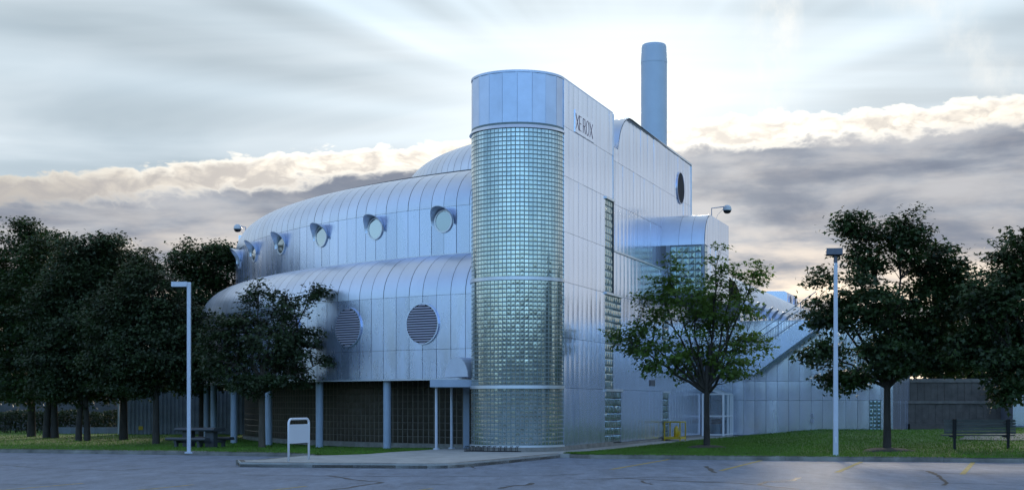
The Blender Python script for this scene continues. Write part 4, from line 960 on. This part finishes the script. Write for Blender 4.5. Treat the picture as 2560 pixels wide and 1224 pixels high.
# bench seen from behind
p = Vector(((2450-1280)/F*48, 48, 0)); p.z = lz_right(p.x, p.y)
t = thing('park_bench', 'weathered slatted bench on two black posts on the right lawn', 'bench', tuple(p), R(-3))
zt = z_of(1047, 48)-p.z; zb = z_of(1091, 48)-p.z
for i in range(5): h = (zt-zb-0.1)/5; MB().box((-1.19, -0.012+0.012*i, zb+0.1+h*i+0.008), (1.19, 0.028+0.012*i, zb+0.1+h*(i+1)-0.008)).build('back_slat', 'weathered_wood', t)
for i in range(4): MB().box((-1.19, 0.06+0.115*i, zb+0.03), (1.19, 0.16+0.115*i, zb+0.075)).build('seat_slat', 'weathered_wood', t)
for x in (-0.86, 0.92):
    MB().box((x-0.055, -0.085, zb-0.06), (x+0.055, -0.02, zt+0.01)).build('bracket', 'black_steel', t); MB().box((x-0.04, -0.085, -0.12), (x+0.04, -0.02, zb-0.06)).build('post', 'black_steel', t)
    MB().box((x-0.04, -0.02, zb-0.02), (x+0.04, 0.52, zb+0.028)).build('arm', 'black_steel', t)
# gravel path by the bench
P = [tuple(gnd(a, b, 0.32)[:2]) for a, b in ((2395, 1106), (2420, 1097), (2475, 1094), (2700, 1092), (2700, 1108), (2500, 1108))]
o = ob('path', mk('path', [(x, y, lz_right(x, y)+0.03) for x, y in P], [tuple(range(6))], 'gravel')); struct(o)
# bicycle rack
p = gnd(1160, 1127.5, GZ); q = gnd(1303, 1129, GZ); d = q-p; L = d.length
t = thing('bicycle_rack', 'low black steel bicycle rack at the foot of the glass tower', 'bicycle rack', tuple(p), math.atan2(d.y, d.x))
for y in (0.0, 0.32): MB().tube([(0, y, 0.02), (L, y, 0.02)], 0.018, 6).build('rail', 'black_steel', t)
for i in range(20):
    x = 0.04+(L-0.08)*(i//2*2+(i % 2)*0.55)/19.5
    MB().tube([(x, 0.0, 0.02), (x, 0.0, 0.15), (x, 0.05, 0.19), (x, 0.24, 0.19), (x, 0.32, 0.15), (x, 0.32, 0.02)], 0.012, 5).build('hoop', 'black_steel', t)
# yellow valve in its guard frame
s_ = s_of(1690, 0.5); p = wp(s_-0.2, 0.5); zf = 0.16
t = thing('fire_valve', 'yellow pipe valve inside a yellow guard frame against the side wall', 'valve', (p.x, p.y, zf), rot_of(NV))
fx, fy, fh = 0.55, 0.36, z_of(1055, p.y)-zf; mb = MB()
for x in (-fx, fx):
    for y in (-fy, fy): MB().box((x-0.025, y-0.025, -0.02), (x+0.025, y+0.025, fh)).build('post', 'yellow_paint', t)
for y in (-fy, fy): MB().box((-fx, y-0.03, fh), (fx, y+0.03, fh+0.05)).build('top_rail', 'yellow_paint', t)
for x in (-fx, fx): MB().box((x-0.03, -fy+0.031, fh), (x+0.03, fy-0.031, fh+0.05)).build('top_rail', 'yellow_paint', t)
MB().box((-fx-0.02, -fy-0.02, 0.06), (fx+0.02, fy+0.02, 0.17)).build('base_tray', 'yellow_paint', t)
MB().tube([(0.3, 0.1, 0.1), (0.3, 0.1, 0.42), (0.26, 0.1, 0.52), (0.16, 0.1, 0.58), (0.06, 0.1, 0.52), (0.02, 0.1, 0.42), (0.02, 0.1, 0.15)], 0.085, 10).build('pipe', 'yellow_paint', t, smooth=True)
MB().tube([(-0.02, 0.1, 0.3), (-0.3, 0.1, 0.3)], [0.11, 0.08], 10).build('valve_body', 'yellow_paint', t, smooth=True); MB().lathe([(0.14, 0), (0.14, 0.03), (0.03, 0.03), (0.03, 0.12)], 14, (-0.2, 0.1, 0.38)).build('hand_wheel', 'yellow_paint', t)
# litter bin inside the vestibule
p = wp(VS0+1.2, 0.55); t = thing('litter_bin', 'grey bin with dark lid inside the glass vestibule', 'bin', (p.x, p.y, 0.19))
MB().lathe([(0.2, 0), (0.24, 0.62), (0.0, 0.62)], 14).build('body', 'painted_grey', t, smooth=False); MB().lathe([(0.27, 0.62), (0.27, 0.80), (0.22, 0.86), (0, 0.87)], 14).build('lid', 'black', t)
# security cameras on gooseneck brackets
def dome_camera(label, p, foot, d):
    t = thing('security_camera', label, 'camera', tuple(foot), 0, 'dome cameras on brackets'); v = p-foot
    MB().tube([(0, 0, 0), (0, 0, v.z+0.05), (v.x*0.75, 0, v.z+0.12), (v.x, 0, v.z+0.15)], 0.025, 6).build('bracket', 'painted_grey', t)
    MB().tube([(v.x*0.8, 0, v.z+0.05), (v.x*0.4, 0.02, v.z-0.25), (v.x*0.25, 0.02, -0.02)], 0.008, 4, False).build('cable', 'trim_metal', t)
    h = MB().lathe([(0.02, d), (d*0.5, d*0.93), (d*0.85, d*0.6), (d, d*0.15), (d, -d*0.25)], 18, tuple(v)).build('housing', 'camera_white', t, smooth=True)
    MB().lathe([(d*0.92, -d*0.25), (d*0.8, -d*0.65), (d*0.5, -d*0.92), (0.01, -d)], 18, tuple(v)).build('lens_dome', 'black', t, smooth=True)
b = px_at(1779, 535, 68.0); b.z = ZBT; dome_camera('white dome camera on a bracket above the projecting bay', px_at(1818, 523, 68.0), b, 0.21)
b = px_at(614, 588, 74.6); dome_camera('white dome camera on a bracket at the left end of the upper tier', px_at(594, 570, 74.6), b, 0.21)
# picnic table
p = lbase(500, 57.0); t = thing('picnic_table', 'grey table with rolled-edge top and two low benches on the left lawn', 'picnic table', tuple(p), R(-24))
def slab(name, x0, x1, y0, y1, z0, z1, m):
    V = []; r = (z1-z0)/2; pr = [(y0+r-r*math.cos(R(a)), (z0+z1)/2+r*math.sin(R(a))) for a in (-90, -45, 0, 45, 90)] + [(y1-r+r*math.cos(R(a)), (z0+z1)/2+r*math.sin(R(a))) for a in (90, 45, 0, -45, -90)]
    for x in (x0, x1): V += [(x, y, z) for y, z in pr]
    k = len(pr); ob(name, mk(name, V, [tuple(range(k)), tuple(reversed(range(k, 2*k)))] + [((i+1) % k, i, k+i, k+(i+1) % k) for i in range(k)], m), t)
mat('table_grey', (0.075, 0.08, 0.09), 0.6, 0.2)
slab('tabletop', -0.95, 0.95, -0.40, 0.40, 0.66, 0.80, 'table_grey'); slab('bench', -0.95, 0.95, -1.0, -0.62, 0.30, 0.42, 'table_grey'); slab('bench', -0.95, 0.95, 0.62, 1.0, 0.30, 0.42, 'table_grey')
for x in (-0.55, 0.55):
    MB().box((x-0.2, -0.14, -0.05), (x+0.2, 0.14, 0.66)).build('pedestal', 'table_grey', t)
    MB().box((x-0.06, -0.9, 0.20), (x+0.06, 0.9, 0.30)).build('bench_arm', 'table_grey', t)
    for y in (-0.8, 0.8): MB().box((x-0.06, y-0.06, -0.05), (x+0.06, y+0.06, 0.20)).build('leg', 'table_grey', t)
# ribbed metal fence on the left
a, b = lbase(300, 84), lbase(640, 84); t = thing('metal_fence', 'grey ribbed sheet-metal fence behind the left trees', 'fence', (a.x, 84, 0.0))
n = 34; w = (b.x-a.x)/n; me = MB(); me.V = [(0, 0, 0), (w*0.62, 0, 0), (w*0.70, 0.05, 0), (w*0.92, 0.05, 0), (w, 0, 0)]; me.V += [(x, y, 2.6) for x, y, _ in me.V]; me.F = [(i, i+1, 6+i, 5+i) for i in range(4)]; me = me.mesh('rib_panel', 'fence_metal')
for i in range(n): ob('rib_panel', me, t, (w*i, 0, 0))
MB().box((-0.12, -0.06, 0), (-0.01, 0.1, 2.65)).build('end_post', 'pole_white', t)
MB().box((1.1, -0.02, 0.30), (1.36, -0.004, 0.52)).build('warning_plate', 'yellow_paint', t)
# concrete wall and hedge at far left
a = px_at(-300, 1010, 96); t = thing('concrete_wall', 'long weathered concrete wall behind the hedge at far left', 'wall', (a.x, 96, 0.0))
n = 14; w = (px_at(330, 1010, 96).x-a.x)/n
for i in range(n): MB().box((w*i+0.01, 0, 0), (w*(i+1)-0.01, 0.3, 2.55)).build('wall_panel', 'far_concrete', t)
MB().box((0, -0.05, 2.55), (w*n, 0.35, 2.68)).build('coping', 'far_concrete', t)
a = px_at(120, 1010, 86); t = thing('low_wall', 'low pale concrete wall at the foot of the hedge', 'wall', (a.x, 86, 0.0))
n = 6; w = (px_at(299, 1010, 86).x-a.x)/n
for i in range(n): MB().box((w*i+0.008, 0, -0.05), (w*(i+1)-0.008, 0.2, 0.42)).build('wall_block', 'fence_metal', t)
a = px_at(-250, 1010, 88); b = px_at(300, 1010, 88); t = thing('hedge', 'clipped dark hedge in front of the concrete wall', 'hedge', ((a.x+b.x)/2, 88.5, 0))
rs = np.random.RandomState(9); n = 9000; L = b.x-a.x; P = np.stack([rs.uniform(-L/2, L/2, n), rs.uniform(-0.6, 0.6, n), 0.05+1.35*rs.uniform(0, 1, n)**0.6], 1); P[:, 2] += 0.08*np.sin(P[:, 0]*2.1)
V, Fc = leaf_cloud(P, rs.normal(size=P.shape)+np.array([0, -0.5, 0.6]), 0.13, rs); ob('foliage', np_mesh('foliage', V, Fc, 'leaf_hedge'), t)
mb = MB()
for i in range(40): x = -L/2+L*(i+0.5)/40; mb.tube([(x, 0, -0.1), (x+0.05, 0, 0.9)], 0.03, 5)
mb.build('stems', 'bark', t)
# brown two-step timber wall at right
TD = 82.0; x0, x1 = (2271-1280)/F*TD, (2526-1280)/F*TD; zb0 = z_of(1060, TD); zm, zt = z_of(1008, TD), z_of(955, TD+0.9)
t = thing('timber_wall', 'brown two-step board wall with pale copings behind the bench', 'wall', (x0, TD, zb0)); L = x1-x0; n = 15; w = L/n
for i in range(n):
    MB().box((w*i+0.006, rnd.uniform(0, 0.02), -0.3), (w*(i+1)-0.006, 0.08, zm-zb0)).build('board', 'brown_board', t); MB().box((w*i+0.006, 0.9+rnd.uniform(0, 0.02), zm-zb0-0.2), (w*(i+1)-0.006, 0.98, zt-zb0)).build('board', 'brown_board', t)
MB().box((0, 0.09, -0.3), (L, 0.88, zm-zb0-0.05)).build('backing', 'dark_trim', t)
MB().box((-0.05, -0.06, zm-zb0), (L+0.05, 0.14, zm-zb0+0.16)).build('coping', 'brown_coping', t); MB().box((-0.05, 0.84, zt-zb0), (L+0.05, 1.04, zt-zb0+0.22)).build('coping', 'brown_coping', t)
MB().box((-0.02, -0.4, -0.3), (L, -0.02, 0.05)).build('gravel_board', 'brown_board', t)
# pale outbuilding beyond it
bx = (2532-1280)/F*80; t = thing('outbuilding', 'pale metal-clad outbuilding at the far right edge', 'building', (bx, 80, 0.5))
MB().box((0.02, 0.02, -0.2), (7.0, 6, 2.6)).build('wall', 'seam_dark', t)
for i in range(10): ob('wall_panel', panel_mesh(0.68, 2.4, 0.005, 'side_metal'), t, (0.35+0.7*i, 0.02, 0.1), rotz=math.pi)
MB().box((-0.05, -0.06, 2.6), (7.1, 6.1, 2.72)).build('roof_edge', 'trim_metal', t)
